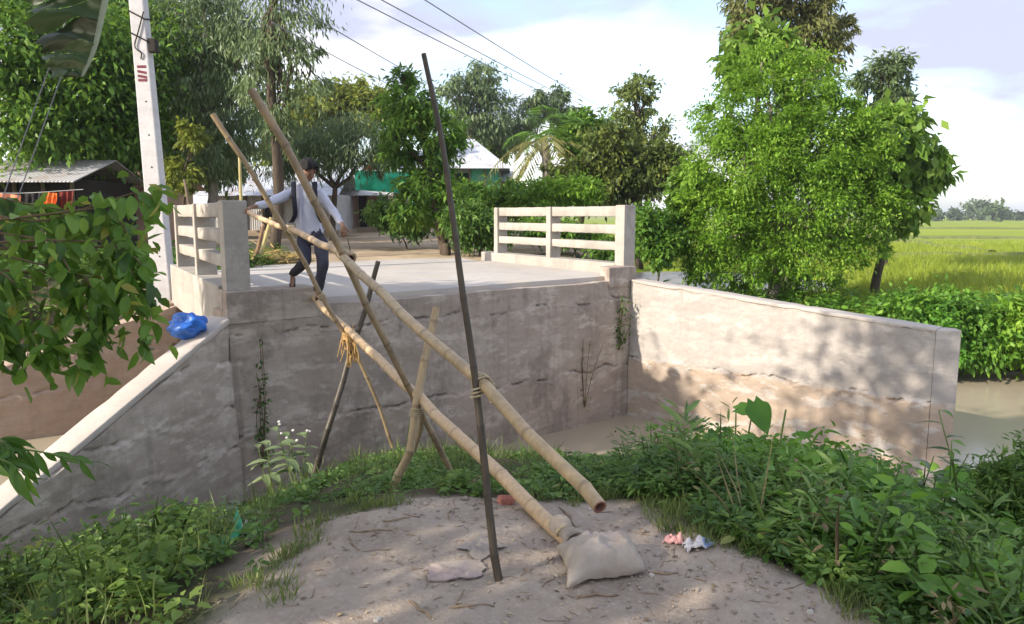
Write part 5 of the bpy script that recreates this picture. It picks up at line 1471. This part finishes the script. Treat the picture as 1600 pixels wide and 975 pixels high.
weed_mass('vine_mound', 'mound of broad-leaved green vines before the right wing wall', pts, 0.24 + 0.50 * RNG.random(len(pts)) * sstep(0.3, 1.6, poly_sd(pts[:, 0], pts[:, 1])), 0.078, 0.66, G_vine, 10, k=40, spread=1.9, droop=0.3)
pts = sample(1500, 1.0, 4.2, 2.1, 5.2, lambda x, y, r: (sd(x, y) > 0.12) & (uu(x, y) > 1110) & (uu(x, y) < 1750), 11)
hh = 0.09 + 0.36 * RNG.random(len(pts)) * sstep(0.1, 0.9, poly_sd(pts[:, 0], pts[:, 1]))
weed_mass('slope_weeds', 'dense mixed green weeds filling the lower right corner', pts, hh, 0.058, 0.34, G_weed, 12, k=42, spread=1.6)
pts = sample(260, 1.3, 4.2, 2.3, 5.6, lambda x, y, r: (sd(x, y) > 0.3) & (uu(x, y) > 1180) & (uu(x, y) < 1750), 13)
weed_mass('broad_slope_weeds', 'broader leaves rising among the lower right weeds', pts, 0.2 + 0.28 * RNG.random(len(pts)), 0.092, 0.45, G_vine, 14, k=12, spread=0.6)
pts = sample(700, 1.4, 5.5, 4.5, 9.8, lambda x, y, r: front(x, y) & dry(x, y) & (sd(x, y) > 0.8) & (uu(x, y) > 1150), 15)
weed_mass('bank_weeds', 'green weeds running down the slope to the river', pts, 0.14 + 0.22 * RNG.random(len(pts)), 0.08, 0.45, G_weed, 16, k=16, spread=1.0)
# dry brownish stalks in the thicket
pts = sample(20, 1.0, 2.0, 3.6, 5.0, lambda x, y, r: (sd(x, y) > 0.25) & (uu(x, y) > 1150) & (uu(x, y) < 1290), 17)
grass('dry_stalks', 'brownish dry stalks in the middle of the right thicket', pts, 0.28 + 0.22 * RNG.random(len(pts)), leaf_mat('dry_stalk', (0.14, 0.11, 0.05), (0.22, 0.18, 0.09), (0.32, 0.26, 0.14), 0.2, 0.8, 3), 18, 6, 0.018, 0.05)

# 3 lower left corner weeds
pts = sample(210, -3.4, -1.15, 2.2, 4.4, lambda x, y, r: (fbm(x * 1.6, y * 1.6 + 4, 2) > -0.05) & (sd(x, y) > 0.25) & (uu(x, y) < 300) & (uu(x, y) > -140), 19)
weed_mass('corner_weeds', 'yellow-green leafy weeds in the lower left corner', pts, 0.10 + 0.42 * RNG.random(len(pts)) ** 1.2 * sstep(0.2, 1.2, poly_sd(pts[:, 0], pts[:, 1])), 0.058, 0.42, leaf_mat('corner_leaf', (0.045, 0.10, 0.02), (0.12, 0.22, 0.035), (0.27, 0.36, 0.08), 0.38, patch=2.5, yellow=(0.36, 0.36, 0.07)), 20, k=18, spread=1.0)
pts = sample(200, -4.0, -1.3, 4.4, 7.6, lambda x, y, r: front(x, y) & (sd(x, y) > 0.6) & (uu(x, y) < 330), 21)
weed_mass('wall_foot_weeds', 'dull green weeds along the foot of the sloping left wing wall', pts, 0.05 + 0.20 * RNG.random(len(pts)) ** 1.5, 0.075, 0.45, G_weed, 22, k=10, spread=0.9)

pts = sample(130, -3.6, -1.0, 2.2, 5.4, lambda x, y, r: (sd(x, y) > 0.15) & front(x, y) & (uu(x, y) < 420) & (uu(x, y) > -140), 191)
grass('corner_grass', 'thin pale grass among the weeds in the lower left corner', pts, 0.10 + 0.25 * RNG.random(len(pts)), G_grass, 192, 6, 0.03)
pts = sample(150, 0.9, 4.2, 2.2, 6.6, lambda x, y, r: (sd(x, y) > 0.25) & front(x, y) & (uu(x, y) > 960) & (uu(x, y) < 1700), 193)
weed_mass('lance_weeds', 'upright narrow-leaved weeds standing out of the right thicket', pts, 0.25 + 0.35 * RNG.random(len(pts)), 0.10, 0.16, leaf_mat('lance_leaf', (0.07, 0.14, 0.04), (0.15, 0.26, 0.07), (0.29, 0.39, 0.12), 0.36, patch=2), 194, k=16, spread=0.3, rise=0.9)
pts = sample(120, 0.9, 4.2, 2.4, 6.0, lambda x, y, r: (sd(x, y) > 0.2) & front(x, y) & (uu(x, y) > 900) & (uu(x, y) < 1700), 195)
weed_mass('withered_weeds', 'withered brownish weeds scattered in the right thicket', pts, 0.15 + 0.30 * RNG.random(len(pts)), 0.06, 0.3, leaf_mat('withered_leaf', (0.12, 0.09, 0.05), (0.22, 0.17, 0.09), (0.34, 0.28, 0.15), 0.2, 0.8, 2), 196, k=12, spread=0.6)
# ------------------------------------------------------------------ single plants
def leaf_shape(name, l, w, shape='oval', bend=0.25, seed=0, cup=0.12):
    """one broad leaf: midrib along +Y, two rows of cells each side"""
    prof = {'oval': [0.0, 0.55, 0.92, 1.0, 0.86, 0.55, 0.0], 'heart': [0.35, 0.95, 1.0, 0.88, 0.66, 0.36, 0.0], 'lance': [0.0, 0.6, 0.95, 1.0, 0.8, 0.45, 0.0]}[shape]
    prof = list(np.interp(np.linspace(0, 6, 13), range(7), prof)); prof = [prof[0]] + [(prof[i - 1] + 2 * prof[i] + prof[i + 1]) / 4 for i in range(1, 12)] + [0.0]
    n = len(prof); V = []; Fc = []
    rng = np.random.default_rng(seed)
    for i, q in enumerate(prof):
        t = i / (n - 1)
        y = l * t; zc = -bend * l * t * t
        back = -0.16 * l if (shape == 'heart' and i == 0) else 0.0
        for k in (-1.0, -0.55, 0.0, 0.55, 1.0):
            x = w / 2 * q * k
            V.append((x, y + back * abs(k), zc + cup * w * (abs(k) ** 1.3) * q + 0.02 * w * math.sin(i * 2.1 + k * 3)))
    for i in range(n - 1):
        for k in range(4):
            a = i * 5 + k
            Fc.append((a, a + 1, a + 6, a + 5))
    me = mesh_py(name, V, Fc)
    at_ = me.attributes.new('rnd', 'FLOAT', 'POINT'); at_.data.foreach_set('value', np.full(len(V), rng.random(), np.float32))
    return me
def put_leaf(me, mat, parent, p, d, nrm=None, roll=0.0, scale=1.0, name='leaf'):
    o = bpy.data.objects.new(name, me); COL.objects.link(o)
    if len(me.materials) == 0:
        me.materials.append(mat)
        me.polygons.foreach_set('use_smooth', np.ones(len(me.polygons), bool))
    y = Vector(d).normalized(); z = Vector(nrm if nrm is not None else (0, 0, 1)); x = y.cross(z)
    x = x.normalized() if x.length > 1e-3 else y.orthogonal().normalized(); z = x.cross(y)
    M = Matrix((x, y, z)).transposed().to_4x4()
    M = Matrix.Translation(p) @ M @ Matrix.Rotation(roll, 4, 'Y') @ Matrix.Scale(scale, 4)
    o.parent = parent; o.matrix_parent_inverse = parent.matrix_basis.inverted(); o.matrix_basis = M
    return o
M_stem = plain('green_stem', (0.13, 0.20, 0.05), 0.6, 0.2, 10)
M_stem_b = plain('brown_stem', (0.17, 0.12, 0.07), 0.8, 0.2, 10)

# broad-leaved branches hanging in from the left
def hanging_branches():
    rng = np.random.default_rng(12)
    base = Vector((-4.3, 3.6, th(-4.3, 3.6)))
    root = empty('young_tree', base, 'leafy branches with broad glossy leaves hanging in from the left edge', 'tree')
    mb = MB()
    mb.tube(spline([base - Vector((0, 0, .1)), base + Vector((.1, .15, 1.0)), base + Vector((.15, .4, 2.2)), base + Vector((.2, .6, 3.0))], 12), list(np.linspace(.06, .03, 12)), 8)
    hub = base + Vector((.13, .35, 1.95))
    S_ = [[(-40, 330, 4.2), (60, 345, 4.2), (150, 320, 4.25), (225, 300, 4.3), (246, 330, 4.3)],
          [(-30, 360, 4.1), (80, 375, 4.1), (170, 380, 4.2), (225, 420, 4.2), (235, 500, 4.2)],
          [(-30, 390, 4.0), (50, 410, 4.0), (130, 430, 4.1), (170, 470, 4.15), (150, 540, 4.15)],
          [(-30, 410, 3.9), (20, 440, 3.9), (50, 500, 3.95), (40, 570, 4.0)],
          [(80, 375, 4.1), (110, 430, 4.05), (105, 500, 4.05), (80, 555, 4.05)],
          [(150, 325, 4.25), (190, 350, 4.25), (205, 400, 4.25), (185, 440, 4.25)],
          [(-40, 300, 4.3), (40, 318, 4.35), (110, 330, 4.4), (190, 345, 4.4)],
          [(-20, 440, 3.8), (5, 500, 3.85), (-5, 560, 3.9)],
          [(130, 430, 4.1), (150, 470, 4.1), (130, 540, 4.1), (120, 575, 4.1)],
          [(-30, 345, 4.5), (90, 350, 4.5), (160, 400, 4.5), (200, 470, 4.5)],
          [(180, 385, 4.2), (215, 450, 4.2), (222, 540, 4.2)]]
    var = [leaf_shape('leaf', 0.13, 0.066, 'oval', 0.5, s, 0.18) for s in range(7)]
    nleaf = 0; EP = []; ED = []
    for pl in S_:
        P = spline([at(*q) for q in pl], 22)
        mb.tube(spline([hub, (hub + P[0]) / 2 + Vector((0, 0, .12)), P[0]], 8), list(np.linspace(.012, .007, 8)), 6)
        mb.tube(P, list(np.linspace(.007, .002, 22)), 6)
        for e_ in range(42):
            q_ = P[int(rng.integers(2, 22))]; EP.append(tuple(q_ + Vector((rng.normal() * .07, rng.normal() * .10, rng.normal() * .06)))); ED.append((rng.normal() * .8, rng.normal() * .8, -.7 + rng.normal() * .5))
        for i in range(2, 22):
            d = (P[i] - P[i - 1]).normalized()
            for sgn in (-1, 1):
                if rng.random() < 0.33: continue
                side = d.cross(Vector((0, 0, 1))).normalized() * sgn
                ld = (side * 0.75 + d * 0.45 + Vector((rng.normal() * .3, rng.normal() * .35, -0.75 + rng.normal() * .3))).normalized()
                nr = Vector((rng.normal() * .9 + .2, -0.5 + rng.normal() * .8, 0.8))
                put_leaf(var[int(rng.integers(7))], G_fore, root, P[i] + ld * 0.012, ld, nr, rng.normal() * .3, 0.7 + 0.6 * rng.random()); nleaf += 1
    fo = link('foliage', leaves_round('foliage', np.array(EP), np.array(ED), rng.uniform(.07, .13, len(EP)), 0.5, rng, up=0.3), G_broad, root, smooth=False); fo['kind'] = 'stuff'
    mb.build('branch', M_stem_b, root, smooth=True)
hanging_branches()

# banana plant just outside the frame, one torn leaf hanging into the top left corner
def banana():
    base = Vector((-4.6, 4.3, th(-4.6, 4.3)))
    root = empty('banana_plant', base, 'dark torn banana leaf hanging into the top left corner', 'banana plant')
    mb = MB(); top = base + Vector((0.35, 0.3, 3.3))
    mb.tube(spline([base - Vector((0, 0, .1)), base + Vector((.1, .1, 1.6)), top], 12), list(np.linspace(.13, .07, 12)), 12)
    mb.build('stem', M_stem, root, smooth=True)
    M_ban = leaf_mat('banana_leaf', (0.025, 0.05, 0.012), (0.035, 0.07, 0.016), (0.05, 0.09, 0.022), 0.12, 0.4, 2, 0.5)
    rng = np.random.default_rng(3)
    def blade(rib, wmax, hang, seed):
        rng = np.random.default_rng(seed)
        mbr = MB(); mbr.tube(rib, list(np.linspace(.022, .006, len(rib))), 6); mbr.build('midrib', M_stem, root, smooth=True)
        for sgn in (-1, 1):
            n = len(rib); i0 = 2
            while i0 < n - 1:
                i1 = min(n - 1, i0 + int(rng.integers(1, 5)))
                V = []; Fc = []; ks = 7
                lag = rng.normal() * .3
                for i in range(i0, i1 + 1):
                    t = i / (n - 1)
                    w = wmax * math.sin(math.pi * min(1, (t * .96 + .04))) ** .55
                    d = (rib[min(i + 1, n - 1)] - rib[max(i - 1, 0)]).normalized()
                    side = d.cross(Vector((0, 0, 1))).normalized() * sgn
                    for k in range(ks):
                        f = k / (ks - 1)
                        p = rib[i] + side * w * (f * math.cos(hang * f + lag * f)) + Vector((0, 0, -w * f * math.sin(hang * f * 1.1 + lag * f) + .03 * math.sin(i * 1.3))) + d * w * .25 * f
                        V.append(p)
                m_ = i1 - i0 + 1
                for a in range(m_ - 1):
                    for k in range(ks - 1):
                        q = a * ks + k; Fc.append((q, q + 1, q + ks + 1, q + ks))
                me = mesh_py('leaf_strip', V, Fc); a_ = me.attributes.new('rnd', 'FLOAT', 'POINT'); a_.data.foreach_set('value', np.full(len(V), rng.random(), np.float32))
                link('leaf_strip', me, M_ban, root)
                i0 = i1 if rng.random() < .6 else i1
    # the leaf in view: thick pale midrib on its right, torn blade hanging to the left
    r1 = spline([top, at(60, -170, 4.5), at(160, -120, 4.42), at(170, -40, 4.38), at(158, 30, 4.35), at(146, 80, 4.33), at(128, 120, 4.3)], 60)
    mbr = MB(); mbr.tube(r1, list(np.linspace(.030, .008, len(r1))), 8); mbr.build('midrib', plain('pale_midrib', (0.30, 0.34, 0.24), 0.5), root, smooth=True)
    i0 = 18
    while i0 < 59:
        i1 = min(59, i0 + int(rng.integers(3, 9)))
        V = []; Fc = []; ks = 10; tw = rng.normal() * .10; gap = 0.012 * rng.random()
        for i in range(i0, i1 + 1):
            t = (i - 18) / 41
            w = 0.62 * (1 - t) ** 0.45 * (0.92 + .08 * math.sin(i * 2.2)) + 0.03
            for k in range(ks):
                f = k / (ks - 1)
                edge_t = (gap * f if i == i0 else (-gap * f if i == i1 else 0))
                V.append(r1[i] + Vector((-w * f * 0.97, w * f * (0.16 + tw) + .015 * math.sin(i * .9 + f * 5), w * (0.10 * f - 0.30 * f * f) + .02 * tw * f * 6 - edge_t - .012 * math.sin(f * 9 + i))))
        for q in range(i1 - i0):
            for k in range(ks - 1):
                e = q * ks + k; Fc.append((e, e + 1, e + ks + 1, e + ks))
        me = mesh_py('leaf_strip', V, Fc); a_ = me.attributes.new('rnd', 'FLOAT', 'POINT'); a_.data.foreach_set('value', np.full(len(V), rng.random(), np.float32))
        link('leaf_strip', me, M_ban, root); i0 = i1
    r2 = spline([top, top + Vector((-.6, -.5, .8)), top + Vector((-1.5, -1.1, .6)), top + Vector((-2.1, -1.5, -.3))], 30)
    blade(r2, 0.33, 0.9, 2)
    r3 = spline([top, top + Vector((-.5, .6, .9)), top + Vector((-1.3, 1.3, .7)), top + Vector((-1.9, 1.7, -.2))], 30)
    blade(r3, 0.33, 0.9, 3)
banana()

# compound leaf reaching in at the lower left, before the sloping coping
def low_branch():
    rng = np.random.default_rng(77)
    b = Vector((-3.3, 3.3, th(-3.3, 3.3)))
    root = empty('leafy_shoot', b, 'long-leaved shoot reaching across the sloping coping at the left edge', 'shoot')
    var = [leaf_shape('leaf', 0.21, 0.06, 'lance', 0.4, 400 + s) for s in range(4)]
    mb = MB()
    for pl in ([(-60, 690, 3.7), (20, 700, 3.75), (75, 708, 3.8), (140, 722, 3.85)], [(-60, 740, 3.6), (-10, 690, 3.7), (10, 690, 3.7)], [(-60, 800, 3.5), (-10, 720, 3.6), (40, 740, 3.6)]):
        P = spline([at(*q) for q in pl], 14)
        mb.tube(spline([b, (b + P[0]) / 2 + Vector((-.05, 0, .1)), P[0]], 8), .008, 6); mb.tube(P, list(np.linspace(.007, .003, 14)), 6)
        for i in range(2, 14):
            d = (P[i] - P[i - 1]).normalized()
            for s in (-1, 1):
                if rng.random() < .35: continue
                ld = d * .6 + Vector((0, s * .5, -.75 + .7 * (s > 0) * rng.random() + rng.normal() * .2))
                put_leaf(var[int(rng.integers(4))], G_fore, root, P[i], ld, Vector((rng.normal() * .5, -.7, .6)), rng.normal() * .3, .5 + .5 * rng.random())
    mb.build('stem', M_stem, root, smooth=True)
low_branch()

def taro(label, u, y, leaves, seed):
    rng = np.random.default_rng(seed)
    b = base_at(u, y); b = Vector(b)
    root = empty('taro_plant', b, label, 'taro', 'taro plants on the right slope')
    for (lu, lv, ly, ln, tu, tv, ty, face) in leaves:
        p = at(lu, lv, ly)
        mb = MB(); mb.tube(spline([b + Vector((rng.normal() * .02, rng.normal() * .02, -.02)), (b + p) / 2 + Vector((0, 0, .06)), p], 9), list(np.linspace(.010, .005, 9)), 6)
        mb.build('leaf_stalk', M_stem, root, smooth=True)
        tip = at(tu, tv, ty)
        put_leaf(leaf_shape('leaf', ln, ln * 0.72, 'heart', 0.22, seed * 10 + len(root.children), 0.14), G_taro, root, p, tip - p, face, 0.0, 1.0)
taro('taro with one upright and one round leaf against the sunlit wing wall', 1165, 5.6, [(1178, 628, 5.5, .27, 1194, 662, 5.35, (-.2, -1, .45)), (1150, 640, 5.6, .18, 1180, 640, 5.55, (0, -.7, .8)), (1130, 700, 5.5, .2, 1110, 720, 5.3, (0, -.5, 1))], 1)
taro('taro with a long bright leaf pointing right over the water', 1430, 4.4, [(1400, 790, 4.35, .30, 1470, 770, 4.35, (.1, -.55, .9)), (1480, 765, 4.4, .30, 1535, 742, 4.4, (.2, -.5, .9)), (1390, 745, 4.5, .24, 1340, 760, 4.4, (0, -.6, .9)), (1440, 830, 4.2, .26, 1400, 860, 4.0, (0, -.7, .8)), (1500, 810, 4.2, .26, 1540, 840, 4.1, (0, -.7, .8))], 2)
taro('low taro with dull spreading leaves in the middle of the right slope', 1340, 4.3, [(1320, 795, 4.2, .2, 1345, 785, 4.2, (0, -.6, .9)), (1345, 815, 4.2, .24, 1390, 830, 4.1, (0, -.8, .7)), (1370, 850, 4.0, .24, 1330, 880, 3.9, (0, -.7, .8)), (1290, 770, 4.6, .2, 1265, 790, 4.4, (0, -.7, .8))], 3)
taro('small taro at the lower right corner of the slope', 1450, 3.3, [(1440, 880, 3.3, .16, 1410, 900, 3.2, (0, -.7, .8)), (1480, 890, 3.3, .18, 1520, 900, 3.2, (0, -.7, .8)), (1450, 920, 3.2, .16, 1470, 950, 3.1, (0, -.8, .7))], 4)

# leafy weeds with flowers at the foot of the abutment
def leafy_weed(label, u, y, top, stems, leaf, mat, seed, flowers=False, name='leafy_weed', spread=0.22, ratio=0.42, lv=7):
    rng = np.random.default_rng(seed)
    b = Vector(base_at(u, y)); root = empty(name, b, label, 'weed')
    var = [leaf_shape('leaf', leaf, leaf * ratio, 'lance', 0.35, seed * 7 + s) for s in range(3)]
    mb = MB()
    for s in range(stems):
        a = rng.random() * 6.28; sp = spread * rng.random()
        e = b + Vector((math.cos(a) * sp, math.sin(a) * sp, top * (0.7 + 0.35 * rng.random())))
        P = spline([b, (b + e) / 2 + Vector((rng.normal() * .03, rng.normal() * .03, .02)), e], 12)
        mb.tube(P, list(np.linspace(.008, .003, 12)), 5)
        for k in range(lv):
            i = int(4 + 7 * k / (lv - 1)); az = k * 2.4 + rng.random()
            ld = Vector((math.cos(az), math.sin(az), .25 - 0.25 * (k < 3)))
            put_leaf(var[k % 3], mat, root, P[i], ld, (0, 0, 1), rng.normal() * .2, 0.65 + .5 * rng.random())
        if flowers:
            for q in range(2):
                o = e + Vector((rng.normal() * .04, rng.normal() * .04, .05 + .03 * q))
                m2 = MB(); loft(m2, [(o - Vector((0, 0, .012)), Vector((.006, 0, 0)), Vector((0, .006, 0))), (o, Vector((.016, 0, 0)), Vector((0, .016, 0))), (o + Vector((0, 0, .012)), Vector((.012, 0, 0)), Vector((0, .012, 0)))], 7)
                m2.build('flower', plain('white_flower', (0.7, 0.68, 0.66)) if 'white_flower' not in bpy.data.materials else bpy.data.materials['white_flower'], root)
                mb.tube([e, o], .002, 4)
    mb.build('stem', M_stem, root, smooth=True)
G_dull = leaf_mat('dull_leaf', (0.09, 0.13, 0.06), (0.15, 0.21, 0.10), (0.24, 0.30, 0.16), 0.3, patch=3)
leafy_weed('pale-leaved weed in the left corner of the abutment', 408, 7.7, 0.75, 3, 0.22, G_dull, 31)
leafy_weed('tall weed with small white flowers left of the dark prop pole', 452, 7.4, 0.72, 4, 0.22, G_dull, 32, True)
leafy_weed('low pale-leaved weed below the sloping left wing wall', 190, 4.9, 0.30, 4, 0.12, leaf_mat('pale_leaf', (0.26, 0.33, 0.16), (0.28, 0.35, 0.16), (0.36, 0.42, 0.22), 0.35, patch=3), 33, ratio=0.6)
leafy_weed('bright sprig at the foot of the left wing wall', 258, 5.0, 0.24, 3, 0.12, G_vine, 34)
leafy_weed('small pale sprig above the green wrapper', 335, 5.0, 0.20, 3, 0.11, G_dull, 35)
leafy_weed('green sprig beside the crooked prop pole', 625, 5.6, 0.5, 1, 0.14, G_vine, 36, lv=4)
leafy_weed('upright leafy weed on the far bank right of the big bush', 1328, 15.9, 1.35, 5, 0.34, G_vine, 37, ratio=0.4, spread=0.4, lv=9)
leafy_weed('bright leafy sprig beside the upright weed on the far bank', 1358, 15.4, 0.8, 5, 0.28, G_taro, 38, spread=0.4, ratio=0.5)
leafy_weed('spindly leafy weed leaning over the river in front of the big bush', 1265, 16.2, 1.0, 5, 0.26, G_vine, 39, spread=0.4)
for i_, (u_, y_, h_, lab_) in enumerate([(1075, 6.4, .75, 'thin spiky weed at the left end of the sunlit wing wall'), (1120, 6.0, .62, 'thin yellowish weed left of the round taro leaf'), (1210, 5.6, .72, 'small-leaved weed right of the upright taro leaf'), (1255, 5.6, .66, 'dark-leaved sprig against the middle of the wing wall'), (1300, 5.4, .6, 'dark twiggy sprig against the shaded part of the wing wall'), (1480, 4.6, .75, 'spindly long-leaved weed standing against the bright water'), (1530, 4.2, .95, 'tall narrow-leaved weed against the water near the right edge'), (1050, 4.6, .32, 'leafy weed at the corner of the dirt above the pinkish wrapper')]):
    leafy_weed(lab_, u_, y_, h_, 4, 0.09 if i_ < 5 else 0.12, (G_dull, G_yellow, G_vine, G_dark, G_dark, G_dull, G_weed, G_weed)[i_], 300 + i_, spread=0.16, ratio=0.32 if i_ > 4 else 0.5, lv=8)
# climbing plants on the wall: left corner strip and right corner patch
def wall_creeper(label, p, h, w, n, seed, mat, nrm):
    rng = np.random.default_rng(seed)
    root = empty('wall_creeper', p, label, 'creeper')
    mb = MB(); tips = []
    for s in range(5):
        e = p + Vector((rng.normal() * w, rng.normal() * w * .3, h * (0.5 + .5 * rng.random())))
        P = spline([p, (p + e) / 2 + Vector((rng.normal() * .06, 0, 0)), e], 12); mb.tube(P, 0.005, 4); tips += P
    mb.build('stem', M_stem_b, root, smooth=True)
    q = np.array([tuple(tips[int(i)]) for i in rng.integers(0, len(tips), n)]) + rng.normal(size=(n, 3)) * np.array([.05, .04, .05])
    me = leaves_mesh('foliage', q, rng.normal(size=(n, 3)) + np.array(nrm) * .7 + np.array([0, 0, -.4]), 0.05 + .04 * rng.random(n), .5, rng)
    o = link('foliage', me, mat, root, smooth=False); o['kind'] = 'stuff'
c = bp(0.33, -0.06, -1.5); wall_creeper('dark creeper climbing the left corner of the abutment', c, 1.75, 0.05, 130, 1, G_dark, N_)
c = bp(WID - 0.28, -0.08, -0.75); wall_creeper('dark creeper in the right corner of the abutment', c, 1.0, 0.10, 190, 2, G_dark, N_)
c = bp(WID - 1.15, -0.06, -1.75); wall_creeper('bare twiggy weed climbing the abutment left of the corner', c, 1.4, 0.16, 40, 3, G_olive, N_)

# feathery shrub at the right edge
def frond_shrub(label, base, lobes, n, leaf, seed, mat):
    r = tree(label, base, lobes, n, leaf, 0.28, mat, M_stem_b, 0.02, seed, name='feathery_shrub', droop=0.05, clump=0.22, per=22, shell=0.3, twigs=30, fork=0.3, cat='shrub')
b = base_at(1580, 3.9)
frond_shrub('feathery grey-green shrub at the right edge before the water', b, [lobe(1580, 800, 60, 70, 3.9), lobe(1540, 880, 55, 60, 3.7), lobe(1620, 740, 45, 55, 4.0), lobe(1555, 740, 26, 40, 3.9)], 9000, 0.05, 51, G_weed)
stick('tall thin dark stalk rising out of the right thicket', Vector(base_at(1205, 4.6)), at(1228, 640, 4.6), 0.008, M_stem, 'plant_stalk', 'stalk')
stick('shorter thin dark stalk left of the tall one in the thicket', Vector(base_at(1188, 4.5)), at(1196, 735, 4.5), 0.006, M_stem, 'plant_stalk', 'stalk')

# shrubs overhanging the far river bank
for i, (label, lob) in enumerate([
        ('round leafy shrub on the far bank just right of the wing wall end', [lobe(1435, 490, 50, 40, 16.6), lobe(1400, 500, 34, 34, 16.4)]),
        ('green shrub trailing into the river at the right of the picture', [lobe(1525, 530, 40, 50, 16.4), lobe(1500, 490, 38, 34, 16.6)]),
        ('leafy shrub cut by the right picture edge above the river', [lobe(1595, 530, 42, 48, 16.2), lobe(1580, 495, 36, 34, 16.4)]),
        ('paler shrub in the gap behind the end of the wing wall', [lobe(1460, 520, 30, 45, 16.2), lobe(1480, 555, 22, 24, 15.9)]),
        ('far bank shrub beyond the right edge of the picture', [lobe(1680, 520, 60, 52, 16.0), lobe(1740, 500, 50, 40, 16.0)])]):
    shrub(label, lob, 5200, 0.15, 0.5, (G_vine, G_vine, G_bright, G_taro, G_vine)[i], 200 + i, (lob[0][0][0], 17.0, th(lob[0][0][0], 17.0)), name='bank_shrub', droop=0.35)
pts = sample(900, 4, 16, 16.6, 20.5, lambda x, y, r: (terr(x, y) > WATER_Z + .2) & (river_d(x, y)[1] > 0), 60)
weed_mass('far_bank_weeds', 'rank green weeds along the far river bank', pts, 0.15 + 0.35 * RNG.random(len(pts)), 0.16, 0.35, G_vine, 61, k=12, spread=0.8)
pts = sample(1500, -14, -5.6, 12.5, 19, lambda x, y, r: (terr(x, y) > -0.6) & (river_d(x, y)[1] > 0) & (((x - FL.x) * -0.55 + (y - FL.y) * 0.835) > 0.7) & (np.hypot(x + 6.6, y - 13.9) > .5), 62)
weed_mass('left_bank_weeds', 'dark weeds on the bank behind the left wall', pts, 0.1 + 0.35 * RNG.random(len(pts)), 0.15, 0.4, G_dark, 63, k=10, spread=0.8)
# rice near the bank
pts = sample(9000, 6, 46, 19.5, 62, lambda x, y, r: (village_w(x, y) < .05) & (r.random(len(x)) < 22 / y) & ((((x - POND[0]) / POND[2]) ** 2 + ((y - POND[1]) / POND[3]) ** 2) > 1.4) & (uu(x, y) < 1750), 64)
grass('rice_plants', 'young rice plants standing in the field', pts, 0.30 + 0.20 * RNG.random(len(pts)), G_rice, 65, 7, 0.05, 0.12, 0.4)

# ------------------------------------------------------------------ haze
hb = MB(); hb.obox((-1510, -70, -4.2), (3020, 0, 0), (0, 2290, 0), (0, 0, 24.0))
ht = bpy.data.materials.new('haze'); ht.use_nodes = True
for n_ in list(ht.node_tree.nodes):
    if n_.type != 'OUTPUT_MATERIAL': ht.node_tree.nodes.remove(n_)
hv = ht.node_tree.nodes.new('ShaderNodeVolumePrincipled')
hv.inputs['Color'].default_value = (0.86, 0.90, 1.0, 1)
hv.inputs['Density'].default_value = 0.0005
hv.inputs['Anisotropy'].default_value = 0.2
ht.node_tree.links.new(hv.outputs[0], ht.node_tree.nodes['Material Output'].inputs['Volume'])
tag(hb.build('haze', ht), 'thin pale haze over the fields', 'haze', kind='stuff')
